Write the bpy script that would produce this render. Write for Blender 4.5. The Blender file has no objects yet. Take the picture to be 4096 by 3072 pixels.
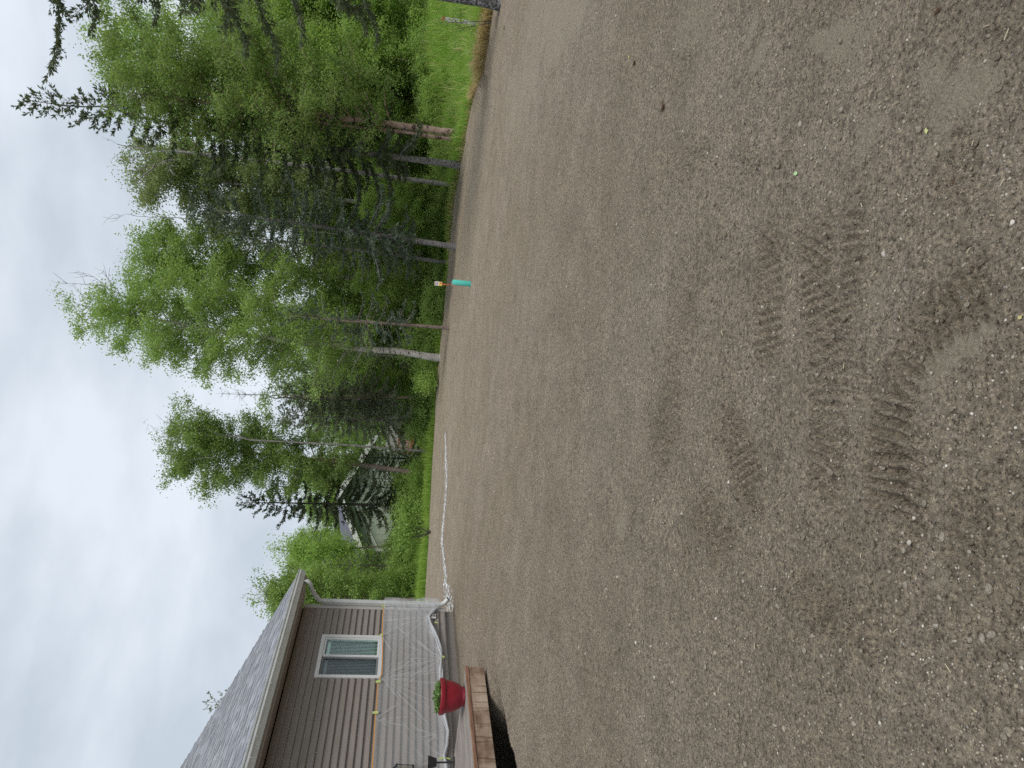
import bpy, math, random
import numpy as np
from mathutils import Matrix, Vector

sc = bpy.context.scene
# ------------------------------------------------------------------ camera
# the photograph is a portrait shot stored on its side: world "up" points to picture left
F, CX, CY = 2800.0, 1536.0, 2048.0
SLOPE, V0 = 0.08, 1597.0
CAM = np.array([0.0, 0.0, 1.5])
phi = math.atan(SLOPE)
th = math.atan((CY - V0) * math.cos(phi) / F)
_up = np.array([math.sin(phi), -math.cos(phi), 0.0])
_fw = np.array([0.0, 0.0, 1.0])
M = np.array([[math.cos(phi), math.sin(phi), 0.0],
              math.cos(th) * _fw + math.sin(th) * _up,
              -math.sin(th) * _fw + math.cos(th) * _up])
right, down, fwd = M[:, 0], M[:, 1], M[:, 2]
cam_data = bpy.data.cameras.new('camera')
cam = bpy.data.objects.new('camera', cam_data)
sc.collection.objects.link(cam)
cam.matrix_world = Matrix(((down[0], right[0], -fwd[0], CAM[0]),
                           (down[1], right[1], -fwd[1], CAM[1]),
                           (down[2], right[2], -fwd[2], CAM[2]),
                           (0, 0, 0, 1)))
cam_data.sensor_width = 36.0
cam_data.sensor_fit = 'HORIZONTAL'
cam_data.lens = F / 4096.0 * 36.0
cam_data.clip_start = 0.05
cam_data.clip_end = 6000
sc.camera = cam

# ------------------------------------------------------------------ world: overcast
SUN_EL, SUN_AZ = math.radians(58), math.radians(140)     # azimuth clockwise from +Y
w = bpy.data.worlds.new('World'); sc.world = w; w.use_nodes = True
nt = w.node_tree; nt.nodes.clear()
N, L = nt.nodes.new, nt.links.new
wo = N('ShaderNodeOutputWorld'); bg = N('ShaderNodeBackground'); bg.inputs[1].default_value = 0.1
sky = N('ShaderNodeTexSky'); sky.sky_type = 'NISHITA'; sky.sun_disc = False
sky.sun_elevation = SUN_EL; sky.sun_rotation = SUN_AZ
tc = N('ShaderNodeTexCoord'); mp = N('ShaderNodeMapping'); mp.inputs['Scale'].default_value = (1, 1, 2.2)
nz = N('ShaderNodeTexNoise'); nz.inputs['Scale'].default_value = 3.4; nz.inputs['Detail'].default_value = 6; nz.inputs['Roughness'].default_value = .5
cr = N('ShaderNodeValToRGB')
cr.color_ramp.elements[0].position = .38; cr.color_ramp.elements[0].color = (.560, .630, .710, 1)
cr.color_ramp.elements[1].position = .66; cr.color_ramp.elements[1].color = (.785, .850, .930, 1)
sc10 = N('ShaderNodeVectorMath'); sc10.operation = 'SCALE'; sc10.inputs['Scale'].default_value = 6.6
mx = N('ShaderNodeMix'); mx.data_type = 'RGBA'; mx.inputs[0].default_value = .96
L(tc.outputs['Generated'], mp.inputs[0]); L(mp.outputs[0], nz.inputs['Vector']); L(nz.outputs[0], cr.inputs[0])
L(cr.outputs[0], sc10.inputs[0]); L(sky.outputs[0], mx.inputs[6]); L(sc10.outputs[0], mx.inputs[7])
L(mx.outputs[2], bg.inputs[0]); L(bg.outputs[0], wo.inputs[0])
sd = bpy.data.lights.new('sun', 'SUN'); sd.energy = 1.5; sd.angle = math.radians(20); sd.color = (1, .97, .92)
sun = bpy.data.objects.new('sun', sd); sc.collection.objects.link(sun)
sdir = Vector((math.sin(SUN_AZ) * math.cos(SUN_EL), math.cos(SUN_AZ) * math.cos(SUN_EL), math.sin(SUN_EL)))
sun.rotation_euler = sdir.to_track_quat('Z', 'Y').to_euler()
sc.view_settings.view_transform = 'Standard'; sc.view_settings.look = 'None'
sc.view_settings.exposure = 0.66; sc.view_settings.gamma = 1.0; sc.view_settings.use_curve_mapping = False
sc.render.engine = 'CYCLES'
sc.cycles.max_bounces = 6; sc.cycles.diffuse_bounces = 3; sc.cycles.transparent_max_bounces = 8
sc.cycles.transmission_bounces = 4; sc.cycles.glossy_bounces = 3
sc.cycles.use_denoising = False

# ------------------------------------------------------------------ pixel helpers (upright U right, V down)
def ray(U, V):
    return M @ np.array([(U - CX) / F, (V - CY) / F, 1.0])
def ground_pt(U, V, z=0.0):
    d = ray(U, V); return CAM + d * ((z - CAM[2]) / d[2])
def depth_pt(U, V, Y):
    d = ray(U, V); return CAM + d * (Y / d[1])
def pic(x, y):                      # photo pixel -> upright
    return 3072.0 - y, float(x)

# ------------------------------------------------------------------ helpers
C = sc.collection
def tag(o, label=None, cat=None, group=None, kind=None):
    if label: o['label'] = label
    if cat: o['category'] = cat
    if group: o['group'] = group
    if kind: o['kind'] = kind
    return o
def empty(name, loc=(0, 0, 0), rz=0.0):
    o = bpy.data.objects.new(name, None); C.objects.link(o)
    o.location = loc; o.rotation_euler = (0, 0, rz); o.empty_display_size = .2
    return o
def link(name, me, mat=None, parent=None):
    o = bpy.data.objects.new(name, me); C.objects.link(o)
    if mat is not None and len(me.materials) == 0: me.materials.append(mat)
    if parent is not None: o.parent = parent
    return o
def np_mesh(name, V, Fc, smooth=False, attrs=None):
    V = np.asarray(V, np.float32); Fc = np.asarray(Fc, np.int32)
    me = bpy.data.meshes.new(name)
    n, k = Fc.shape
    me.vertices.add(len(V)); me.vertices.foreach_set('co', V.ravel())
    me.loops.add(n * k); me.loops.foreach_set('vertex_index', Fc.ravel())
    me.polygons.add(n); me.polygons.foreach_set('loop_start', np.arange(0, n * k, k, dtype=np.int32))
    try: me.polygons.foreach_set('loop_total', np.full(n, k, np.int32))
    except Exception: pass
    me.polygons.foreach_set('use_smooth', np.full(n, smooth, bool))
    me.update(calc_edges=True)
    if attrs:
        for an, arr in attrs.items():
            a = me.attributes.new(an, 'FLOAT', 'POINT'); a.data.foreach_set('value', np.asarray(arr, np.float32).ravel())
    return me
BOXF = [(0, 3, 2, 1), (4, 5, 6, 7), (0, 1, 5, 4), (1, 2, 6, 5), (2, 3, 7, 6), (3, 0, 4, 7)]
def box_v(x0, x1, y0, y1, z0, z1):
    return [(x0, y0, z0), (x1, y0, z0), (x1, y1, z0), (x0, y1, z0), (x0, y0, z1), (x1, y0, z1), (x1, y1, z1), (x0, y1, z1)]
def box(name, x0, x1, y0, y1, z0, z1, mat, parent=None, bevel=0.0):
    me = bpy.data.meshes.new(name); me.from_pydata(box_v(x0, x1, y0, y1, z0, z1), [], BOXF); me.update()
    o = link(name, me, mat, parent)
    if bevel:
        b = o.modifiers.new('b', 'BEVEL'); b.width = bevel; b.segments = 2
    return o
class MB:
    def __init__(s): s.v = []; s.f = []; s.n = 0
    def add(s, v, f):
        v = np.asarray(v, float); f = np.asarray(f, int)
        s.v.append(v); s.f.append(f + s.n); s.n += len(v)
    def box(s, *a): s.add(box_v(*a), BOXF)
    def quad(s, a, b, c, d): s.add([a, b, c, d], [(0, 1, 2, 3)])
    def tube(s, pts, rad, sides=6, cap=False):
        pts = np.asarray(pts, float); m = len(pts); rad = np.broadcast_to(np.asarray(rad, float), (m,))
        t = np.gradient(pts, axis=0); t /= (np.linalg.norm(t, axis=1)[:, None] + 1e-9)
        ref = np.array([0, 0, 1.0]) if abs(t[:, 2]).mean() < .8 else np.array([0, 1.0, 0])
        a = np.cross(t, ref); a /= (np.linalg.norm(a, axis=1)[:, None] + 1e-9); b = np.cross(t, a)
        ang = np.arange(sides) * 2 * np.pi / sides
        ring = pts[:, None, :] + rad[:, None, None] * (np.cos(ang)[None, :, None] * a[:, None, :] + np.sin(ang)[None, :, None] * b[:, None, :])
        v = ring.reshape(-1, 3)
        i = np.arange(m - 1)[:, None] * sides; j = np.arange(sides)[None, :]; j2 = (j + 1) % sides
        f = np.stack([i + j, i + j2, i + sides + j2, i + sides + j], -1).reshape(-1, 4)
        s.add(v, f)
        if cap:
            for e, c in ((0, pts[0]), (m - 1, pts[-1])):
                base = np.vstack([v[e * sides:(e + 1) * sides], c[None]])
                s.add(base, [(q, (q + 1) % sides, sides, sides) for q in range(sides)])
    def lathe(s, prof, seg=24, c=(0, 0, 0)):
        prof = np.asarray(prof, float); ang = np.arange(seg) * 2 * np.pi / seg
        v = np.stack([prof[:, None, 0] * np.cos(ang) + c[0], prof[:, None, 0] * np.sin(ang) + c[1], np.repeat(prof[:, 1:2], seg, 1) + c[2]], -1).reshape(-1, 3)
        i = np.arange(len(prof) - 1)[:, None] * seg; j = np.arange(seg)[None, :]; j2 = (j + 1) % seg
        s.add(v, np.stack([i + j, i + j2, i + seg + j2, i + seg + j], -1).reshape(-1, 4))
    def build(s, name, mat, parent=None, smooth=False):
        V = np.vstack(s.v); Fc = np.vstack(s.f)
        if Fc.shape[1] == 4 and (Fc[:, 2] == Fc[:, 3]).any():
            me = bpy.data.meshes.new(name)
            me.from_pydata(V.tolist(), [], [tuple(dict.fromkeys(q)) for q in Fc.tolist()])
            me.polygons.foreach_set('use_smooth', np.full(len(me.polygons), smooth, bool))
            me.update()
        else: me = np_mesh(name, V, Fc, smooth)
        return link(name, me, mat, parent)

# lattice value noise
def _h(ix, iy, seed):
    n = (ix.astype(np.int64) * 374761393 + iy.astype(np.int64) * 668265263 + seed * 974634777) & 0xffffffff
    n = ((n ^ (n >> 13)) * 1274126177) & 0xffffffff
    return ((n ^ (n >> 16)) & 0xffffff) / float(0xffffff)
def vnoise(x, y, seed=0):
    ix = np.floor(x); iy = np.floor(y); fx = x - ix; fy = y - iy
    fx = fx * fx * (3 - 2 * fx); fy = fy * fy * (3 - 2 * fy)
    a = _h(ix, iy, seed); b = _h(ix + 1, iy, seed); c = _h(ix, iy + 1, seed); d = _h(ix + 1, iy + 1, seed)
    return (a * (1 - fx) + b * fx) * (1 - fy) + (c * (1 - fx) + d * fx) * fy - .5
def sstep(a, b, x):
    t = np.clip((x - a) / (b - a), 0, 1); return t * t * (3 - 2 * t)

# ------------------------------------------------------------------ materials
def mat(name, col=(.5, .5, .5), rough=.6, spec=.4, metal=0.0):
    m = bpy.data.materials.new(name); m.use_nodes = True
    b = m.node_tree.nodes['Principled BSDF']
    b.inputs['Base Color'].default_value = (*col, 1); b.inputs['Roughness'].default_value = rough
    b.inputs['Specular IOR Level'].default_value = spec; b.inputs['Metallic'].default_value = metal
    return m
def nn(m, t, **kw):
    n = m.node_tree.nodes.new(t)
    for k, v in kw.items():
        if k.startswith('i_'): n.inputs[k[2:]].default_value = v
        else: setattr(n, k, v)
    return n
def lk(m, a, b): m.node_tree.links.new(a, b)
def ramp(m, fac, stops):
    r = nn(m, 'ShaderNodeValToRGB'); e = r.color_ramp.elements
    while len(e) < len(stops): e.new(.5)
    for q, (p, c) in zip(e, stops): q.position = p; q.color = (*c, 1)
    lk(m, fac, r.inputs[0]); return r
def noisy(name, stops, scale, rough=.7, spec=.3, detail=6, stretch=(1, 1, 1), bump=0.0, bscale=None, coords='Object'):
    m = mat(name, stops[0][1], rough, spec); b = m.node_tree.nodes['Principled BSDF']
    tcn = nn(m, 'ShaderNodeTexCoord'); mpn = nn(m, 'ShaderNodeMapping'); mpn.inputs['Scale'].default_value = stretch
    lk(m, tcn.outputs[coords], mpn.inputs[0])
    n = nn(m, 'ShaderNodeTexNoise'); n.inputs['Scale'].default_value = scale; n.inputs['Detail'].default_value = detail
    lk(m, mpn.outputs[0], n.inputs['Vector'])
    r = ramp(m, n.outputs[0], stops); lk(m, r.outputs[0], b.inputs['Base Color'])
    if bump:
        n2 = nn(m, 'ShaderNodeTexNoise'); n2.inputs['Scale'].default_value = bscale or scale * 3; n2.inputs['Detail'].default_value = 4
        lk(m, mpn.outputs[0], n2.inputs['Vector'])
        bp = nn(m, 'ShaderNodeBump'); bp.inputs['Strength'].default_value = bump; bp.inputs['Distance'].default_value = .01
        lk(m, n2.outputs[0], bp.inputs['Height']); lk(m, bp.outputs[0], b.inputs['Normal'])
    return m
def leafmat(name, a, b_, c, trans=.45, rough=.5):
    """leaf: three real leaf colours picked per leaf, part of the light passes through"""
    m = mat(name, a, rough, .25); nt_ = m.node_tree
    bs = nt_.nodes['Principled BSDF']; out = nt_.nodes['Material Output']
    g = nn(m, 'ShaderNodeNewGeometry'); oi = nn(m, 'ShaderNodeObjectInfo')
    r = ramp(m, g.outputs['Random Per Island'], [(0, a), (.5, b_), (1, c)])
    hs = nn(m, 'ShaderNodeHueSaturation')
    mr = nn(m, 'ShaderNodeMapRange'); mr.inputs['To Min'].default_value = .82; mr.inputs['To Max'].default_value = 1.2
    lk(m, oi.outputs['Random'], mr.inputs[0]); lk(m, mr.outputs[0], hs.inputs['Value']); lk(m, r.outputs[0], hs.inputs['Color'])
    lk(m, hs.outputs[0], bs.inputs['Base Color'])
    tr = nn(m, 'ShaderNodeBsdfTranslucent'); g2 = nn(m, 'ShaderNodeMix', data_type='RGBA', blend_type='MULTIPLY')
    g2.inputs[0].default_value = 1; g2.inputs[7].default_value = (1.3, 1.25, .8, 1)
    lk(m, hs.outputs[0], g2.inputs[6]); lk(m, g2.outputs[2], tr.inputs[0])
    mxs = nn(m, 'ShaderNodeMixShader'); mxs.inputs[0].default_value = trans
    lk(m, bs.outputs[0], mxs.inputs[1]); lk(m, tr.outputs[0], mxs.inputs[2]); lk(m, mxs.outputs[0], out.inputs[0])
    return m

LEAF_BIRCH = leafmat('birch_leaves', (.200, .310, .088), (.255, .375, .105), (.320, .440, .140))
LEAF_LIME = leafmat('young_birch_leaves', (.230, .350, .098), (.285, .415, .115), (.340, .470, .150), .5)
LEAF_GREY = leafmat('pale_birch_leaves', (.185, .240, .105), (.230, .285, .125), (.275, .325, .150))
LEAF_ALDER = leafmat('alder_leaves', (.175, .290, .070), (.225, .350, .082), (.290, .415, .110))
NEEDLE = leafmat('spruce_needles', (.075, .098, .052), (.108, .138, .072), (.145, .168, .100), .25)
NEEDLE_LIGHT = leafmat('spruce_needles_light', (.115, .145, .082), (.155, .190, .105), (.190, .205, .135), .25)
NEEDLE_BLUE = leafmat('spruce_needles_blue', (.070, .102, .072), (.105, .145, .100), (.140, .180, .125), .22)
GRASS_M = leafmat('grass_blades', (.200, .345, .070), (.265, .430, .085), (.350, .500, .130), .5)
GRASS_D = leafmat('grass_blades_shade', (.200, .320, .065), (.265, .395, .080), (.340, .460, .115), .5)
STRAW_M = leafmat('dry_grass', (.46, .37, .19), (.58, .48, .26), (.66, .57, .34), .35)
PETUNIA = leafmat('potted_leaves', (.14, .26, .07), (.21, .36, .11), (.38, .50, .26), .4)

def bark(name, base, dark, patch, scale=9.0, hs=(1, 1, 5), thr=.56):
    m = mat(name, base, .85, .2); b = m.node_tree.nodes['Principled BSDF']
    t = nn(m, 'ShaderNodeTexCoord'); mp_ = nn(m, 'ShaderNodeMapping'); mp_.inputs['Scale'].default_value = hs
    lk(m, t.outputs['Object'], mp_.inputs[0])
    n1 = nn(m, 'ShaderNodeTexNoise'); n1.inputs['Scale'].default_value = scale; n1.inputs['Detail'].default_value = 5
    lk(m, mp_.outputs[0], n1.inputs['Vector'])
    n2 = nn(m, 'ShaderNodeTexNoise'); n2.inputs['Scale'].default_value = 3.5; n2.inputs['Detail'].default_value = 4
    lk(m, t.outputs['Object'], n2.inputs['Vector'])
    r1 = ramp(m, n2.outputs[0], [(.35, patch), (.6, base)])
    r2 = ramp(m, n1.outputs[0], [(thr - .05, (0, 0, 0)), (thr + .05, (1, 1, 1))])
    mm = nn(m, 'ShaderNodeMix', data_type='RGBA'); mm.inputs[7].default_value = (*dark, 1)
    lk(m, r2.outputs[0], mm.inputs[0]); lk(m, r1.outputs[0], mm.inputs[6]); lk(m, mm.outputs[2], b.inputs['Base Color'])
    bp = nn(m, 'ShaderNodeBump'); bp.inputs['Strength'].default_value = .5; bp.inputs['Distance'].default_value = .02
    lk(m, n1.outputs[0], bp.inputs['Height']); lk(m, bp.outputs[0], b.inputs['Normal'])
    return m
BARK_WHITE = bark('white_birch_bark', (.50, .47, .43), (.07, .06, .055), (.36, .33, .30), 7, (1, 1, 3), .60)
BARK_PINK = bark('peeling_birch_bark', (.46, .33, .27), (.075, .055, .045), (.26, .17, .13), 6, (1, 1, 1.4), .58)
BARK_GREY = bark('grey_spruce_bark', (.25, .24, .228), (.07, .065, .06), (.17, .16, .15), 12, (1, 1, 2.5), .56)
BARK_DARK = bark('dark_spruce_bark', (.075, .065, .058), (.03, .027, .024), (.10, .085, .07), 12, (1, 1, 1.5), .58)
BARK_TAN = bark('tan_trunk_bark', (.26, .20, .165), (.10, .08, .065), (.19, .15, .125), 10, (1, 1, 2), .60)
BARK_LICHEN = bark('lichened_bark', (.32, .32, .31), (.05, .047, .045), (.10, .09, .085), 22, (1, 1, 1), .50)
DEADWOOD = bark('dead_limb_wood', (.30, .28, .26), (.10, .09, .085), (.22, .20, .19), 8, (1, 1, 2), .6)

# ------------------------------------------------------------------ house frame
hd = ray(2480, 1672); hd[2] = 0; hd /= np.linalg.norm(hd)          # long wall direction, away from camera
_d = ray(628, 1776); P0 = CAM + _d * (12.3 / _d[1])
_t = depth_pt(639, 1216, 12.3); _s = 2.46 / (_t[2] - P0[2]); P0 = CAM + (P0 - CAM) * _s
ES = -hd; EN = np.array([-ES[1], ES[0], 0.0])                        # s toward camera, n outward
BASEZ = P0[2]                                                        # underside of siding
HROT = math.atan2(ES[1], ES[0])
def wpos(s, n, z): return np.array([P0[0], P0[1], 0]) + ES * s + EN * n + np.array([0, 0, z])
def to_sn(x, y):
    dx, dy = x - P0[0], y - P0[1]
    return dx * ES[0] + dy * ES[1], dx * EN[0] + dy * EN[1]
def wall_px(x, y, off=0.0):
    U, V = pic(x, y); d = ray(U, V)
    q = np.array([P0[0], P0[1], 0]) + EN * off
    t = ((q - CAM) @ EN) / (d @ EN); X = CAM + t * d
    s, n = to_sn(X[0], X[1]); return s, X[2]
DECKZ = 0.42
_dk = ground_pt(*pic(1861, 2663), z=DECKZ); DK_S, DK_N = to_sn(_dk[0], _dk[1])

# ------------------------------------------------------------------ ground
edge_px = [(664, 1700), (1109, 1722), (1516, 1750), (1776, 1778), (2072, 1806), (2276, 1824), (2461, 1860),
           (2609, 1889), (2720, 1915), (2776, 1940), (2887, 1960), (3072, 1985)]
ep = [ground_pt(u, v) for u, v in edge_px]
e_th = [math.atan2(p[0], p[1]) for p in ep]; e_r = [math.hypot(p[0], p[1]) for p in ep]
e_th = [-math.pi, -1.9, -1.2, -.75, -.5] + e_th + [.75, 1.0, 1.4, 2.2, math.pi]
e_r = [34, 34, 34, 32, 27] + e_r + [16.5, 15, 15, 22, 34]
def edge_r(t): return np.interp(t, e_th, e_r)

def trench(x, y):
    """excavation beside and under the deck, 0..1"""
    s, n = to_sn(x, y)
    a = ground_pt(*pic(2002, 2700), z=.08); b = ground_pt(*pic(2078, 3072), z=.08)
    s1, n1 = to_sn(a[0], a[1]); s2, n2 = to_sn(b[0], b[1])
    lim = n1 + (n2 - n1) * (s - s1) / (s2 - s1) + .05 * vnoise(s * 6, n * 2, 5) + .02 * vnoise(s * 22, n * 9, 6)
    m = sstep(0, .16, lim - n) * sstep(DK_S + .35, DK_S + .95, s + .25 * vnoise(s * 3 + 9, n * 3, 7))
    return m * sstep(.6, 1.2, n)
tracks = []
for pts, wd, amp in (([(3335, 720), (3290, 880), (3245, 1060), (3285, 1300), (3325, 1500), (3325, 1700), (3305, 1900), (3260, 2100)], .12, .014),
                     ([(4040, 1060), (3810, 1260), (3630, 1390), (3550, 1560), (3530, 1800), (3545, 2000), (3550, 2200)], .10, .019),
                     ([(3640, 665), (3780, 660), (4000, 670)], .11, .017),
                     ([(3110, 820), (3060, 1050), (3080, 1320), (3100, 1560)], .12, .014),
                     ([(2840, 1640), (2960, 1800), (3010, 1980), (2990, 2160)], .14, .017),
                     ([(2420, 1250), (2330, 1500), (2150, 1700), (2120, 1900)], .2, .012),
                     ([(2760, 1980), (2880, 2130), (2920, 2330)], .16, .012),
                     ([(3430, 700), (3420, 1000), (3440, 1300), (3430, 1600), (3420, 1900)], .06, .011), ([(3690, 1600), (3650, 1850), (3640, 2150), (3600, 2500)], .08, .010),
                     ([(2760, 1050), (2700, 1500), (2620, 1900), (2500, 2300)], .22, .011), ([(3100, 2250), (3350, 2480), (3700, 2600)], .10, .010), ([(2600, 700), (2900, 600), (3250, 560)], .14, .010),
                     ([(3960, 1700), (3880, 2100), (3860, 2600)], .08, .010)):
    tracks.append((np.array([ground_pt(*pic(*p))[:2] for p in pts]), wd, amp))
sand_spots = []      # (centre, radii along/across view, strength)
for x, y, rx, ry, st in ((3730, 305, 58, 68, 1), (3885, 350, 100, 92, 1), (3780, 430, 60, 70, .7), (3300, 160, 62, 50, .9), (3372, 168, 56, 72, 1), (3025, 125, 18, 55, 1), (3058, 218, 26, 62, 1),
                         (3950, 1322, 45, 34, 1), (3860, 1385, 62, 44, 1), (3770, 1450, 62, 42, 1), (3700, 1510, 55, 38, .8), (2230, 110, 70, 110, .8), (2300, 20, 60, 80, .9), (2150, 60, 60, 100, .6), (3755, 560, 42, 95, .7),
                         (2120, 300, 40, 120, .6), (2060, 420, 40, 90, .45), (3475, 560, 38, 120, .65), (3462, 150, 36, 190, .5), (2560, 1140, 60, 40, .35), (3520, 1205, 45, 60, .5),
                         (2530, 2210, 40, 90, .5), (2480, 2110, 22, 50, .7), (2790, 90, 80, 100, .45), (3760, 2300, 34, 60, .55), (3430, 1660, 55, 60, .5)):
    c = ground_pt(*pic(x, y)); a = ground_pt(*pic(x + rx, y)); b = ground_pt(*pic(x, y + ry))
    sand_spots.append((c[0], c[1], np.linalg.norm(a - c), np.linalg.norm(b - c), math.atan2(c[0], c[1]), st))
def sand_mask(x, y):
    m = np.zeros_like(x)
    wob = vnoise(x * 5, y * 5, 31) * .5 + vnoise(x * 16, y * 16, 32) * .45 + vnoise(x * 45, y * 45, 33) * .35
    for cx_, cy_, ra, rb, az, st in sand_spots:
        dx, dy = x - cx_, y - cy_
        al = dx * math.sin(az) + dy * math.cos(az); ac = dx * math.cos(az) - dy * math.sin(az)
        q = np.sqrt((al / ra) ** 2 + (ac / rb) ** 2) + wob * .9
        m = np.maximum(m, st * (.92 * sstep(1.22, .74, q)))
    return m
def track_h(x, y):
    out = np.zeros_like(x); flat = np.zeros_like(x)
    for P, wd, amp in tracks:
        best = np.full_like(x, 9.0); ss = np.zeros_like(x); sg = np.zeros_like(x); acc = 0.0
        for a, b in zip(P[:-1], P[1:]):
            ab = b - a; Ln = np.linalg.norm(ab); u = ab / Ln
            t = np.clip((x - a[0]) * u[0] + (y - a[1]) * u[1], 0, Ln)
            dx = x - a[0] - u[0] * t; dy = y - a[1] - u[1] * t; d = np.hypot(dx, dy)
            side = dx * u[1] - dy * u[0]; k = d < best
            best = np.where(k, d, best); ss = np.where(k, acc + t, ss); sg = np.where(k, side, sg); acc += Ln
        wdw = sstep(wd * 1.15, wd * .6, best + .05 * vnoise(x * 9, y * 9, 46)) * sstep(.0, .22, ss) * sstep(acc, acc - .22, ss)
        wdw = wdw * np.clip(.75 + 1.5 * vnoise(x * 4, y * 4, 44), 0, 1)
        bars = np.clip(np.sin(2 * np.pi * (ss / .040 + sg * 4 + .35 * vnoise(x * 12, y * 12, 45))) * 1.6, -1, 1)
        out = out + wdw * (bars * amp * .85 - amp * .3); flat = np.maximum(flat, wdw)
    return out, flat
def height(x, y, fine=True):
    x = np.asarray(x, float); y = np.asarray(y, float)
    r = np.hypot(x, y); t = np.arctan2(x, y); er = edge_r(t); d = r - er
    z = .05 * vnoise(x * .35, y * .35, 1) + .02 * vnoise(x * 1.3, y * 1.3, 2)
    # low windrow along the middle of the far edge, verge behind it
    z = z + .09 * np.exp(-((d + .5) / .35) ** 2) * sstep(-.12, .05, t)
    z = z - .16 * sstep(0, 1.2, d) + 1.15 * sstep(.5, 11, d) * sstep(.20, .36, t) + .15 * sstep(2, 25, d)
    z = z + sstep(0, 30, d) * 1.2 * vnoise(x * .03, y * .03, 3)
    s, n = to_sn(x, y)
    near = sstep(4.2, .5, n) * sstep(-1.8, .2, s)
    z = z * (1 - near) + (.215 + .01 * vnoise(x * 5, y * 5, 8)) * near
    strip = np.exp(-((n - .42 - .05 * vnoise(s * 2, n, 9)) / .12) ** 2) * sstep(-1.0, 0, s) * .03
    z = z + strip - .42 * trench(x, y)
    if fine:
        pad = sstep(.2, -.1, d)
        sm = sand_mask(x, y)
        rr = np.maximum(r, 1)
        f1 = vnoise(x * 9, y * 9, 11) * .008 + vnoise(x * 28, y * 28, 12) * .0055 * sstep(14, 5, rr) + vnoise(x * 80, y * 80, 13) * .0055 * sstep(6, 2.4, rr)
        f1 = f1 + vnoise(x * 3, y * 3, 14) * .018
        th_, fl = track_h(x, y)
        z = z + pad * (f1 * (1 - .4 * sm) + th_)
    return z

nA, nR = 570, 640
az = np.concatenate([np.linspace(-math.pi, -.80, 40, endpoint=False), np.linspace(-.80, .80, nA), np.linspace(.80, math.pi, 41)[1:]])
rr = np.concatenate([[.25, .5, .75], np.geomspace(1.0, 34, nR), np.geomspace(36, 3500, 40)])
A, R = np.meshgrid(az, rr)
X = R * np.sin(A); Y = R * np.cos(A)
Z = height(X, Y)
nr, na = A.shape
V = np.stack([X, Y, Z], -1).reshape(-1, 3)
i = np.arange(nr - 1)[:, None] * na; j = np.arange(na - 1)[None, :]
quads = np.stack([i + j, i + j + 1, i + na + j + 1, i + na + j], -1).reshape(-1, 4)[:, ::-1]
ed = (R - edge_r(A) - .35 * vnoise(X * 1.5, Y * 1.5, 21) - .15 * vnoise(X * 6, Y * 6, 22)).reshape(-1)
sandv = sand_mask(X, Y).reshape(-1)
s_, n_ = to_sn(X, Y)
soil_shade = (trench(X, Y) * .95).reshape(-1)  # excavation soil coloured dark, with the shade under the deck painted in
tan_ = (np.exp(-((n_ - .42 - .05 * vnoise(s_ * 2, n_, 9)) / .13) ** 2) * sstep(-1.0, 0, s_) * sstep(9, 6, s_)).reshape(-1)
_foot_shade = (sstep(.33, .2, n_) * sstep(-.3, 0, s_) * (n_ > -.3)).reshape(-1)  # shade band along the wall foot, put into the ground colour
fed = ed[quads].mean(1)
def submesh(mask, name):
    q = quads[mask]; used, inv = np.unique(q, return_inverse=True)
    return np_mesh(name, V[used], inv.reshape(-1, 4), True,
                   {'sand': sandv[used], 'soil_shade': np.clip(soil_shade[used] + _foot_shade[used] * .5, 0, 1), 'tan': tan_[used]})
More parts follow.
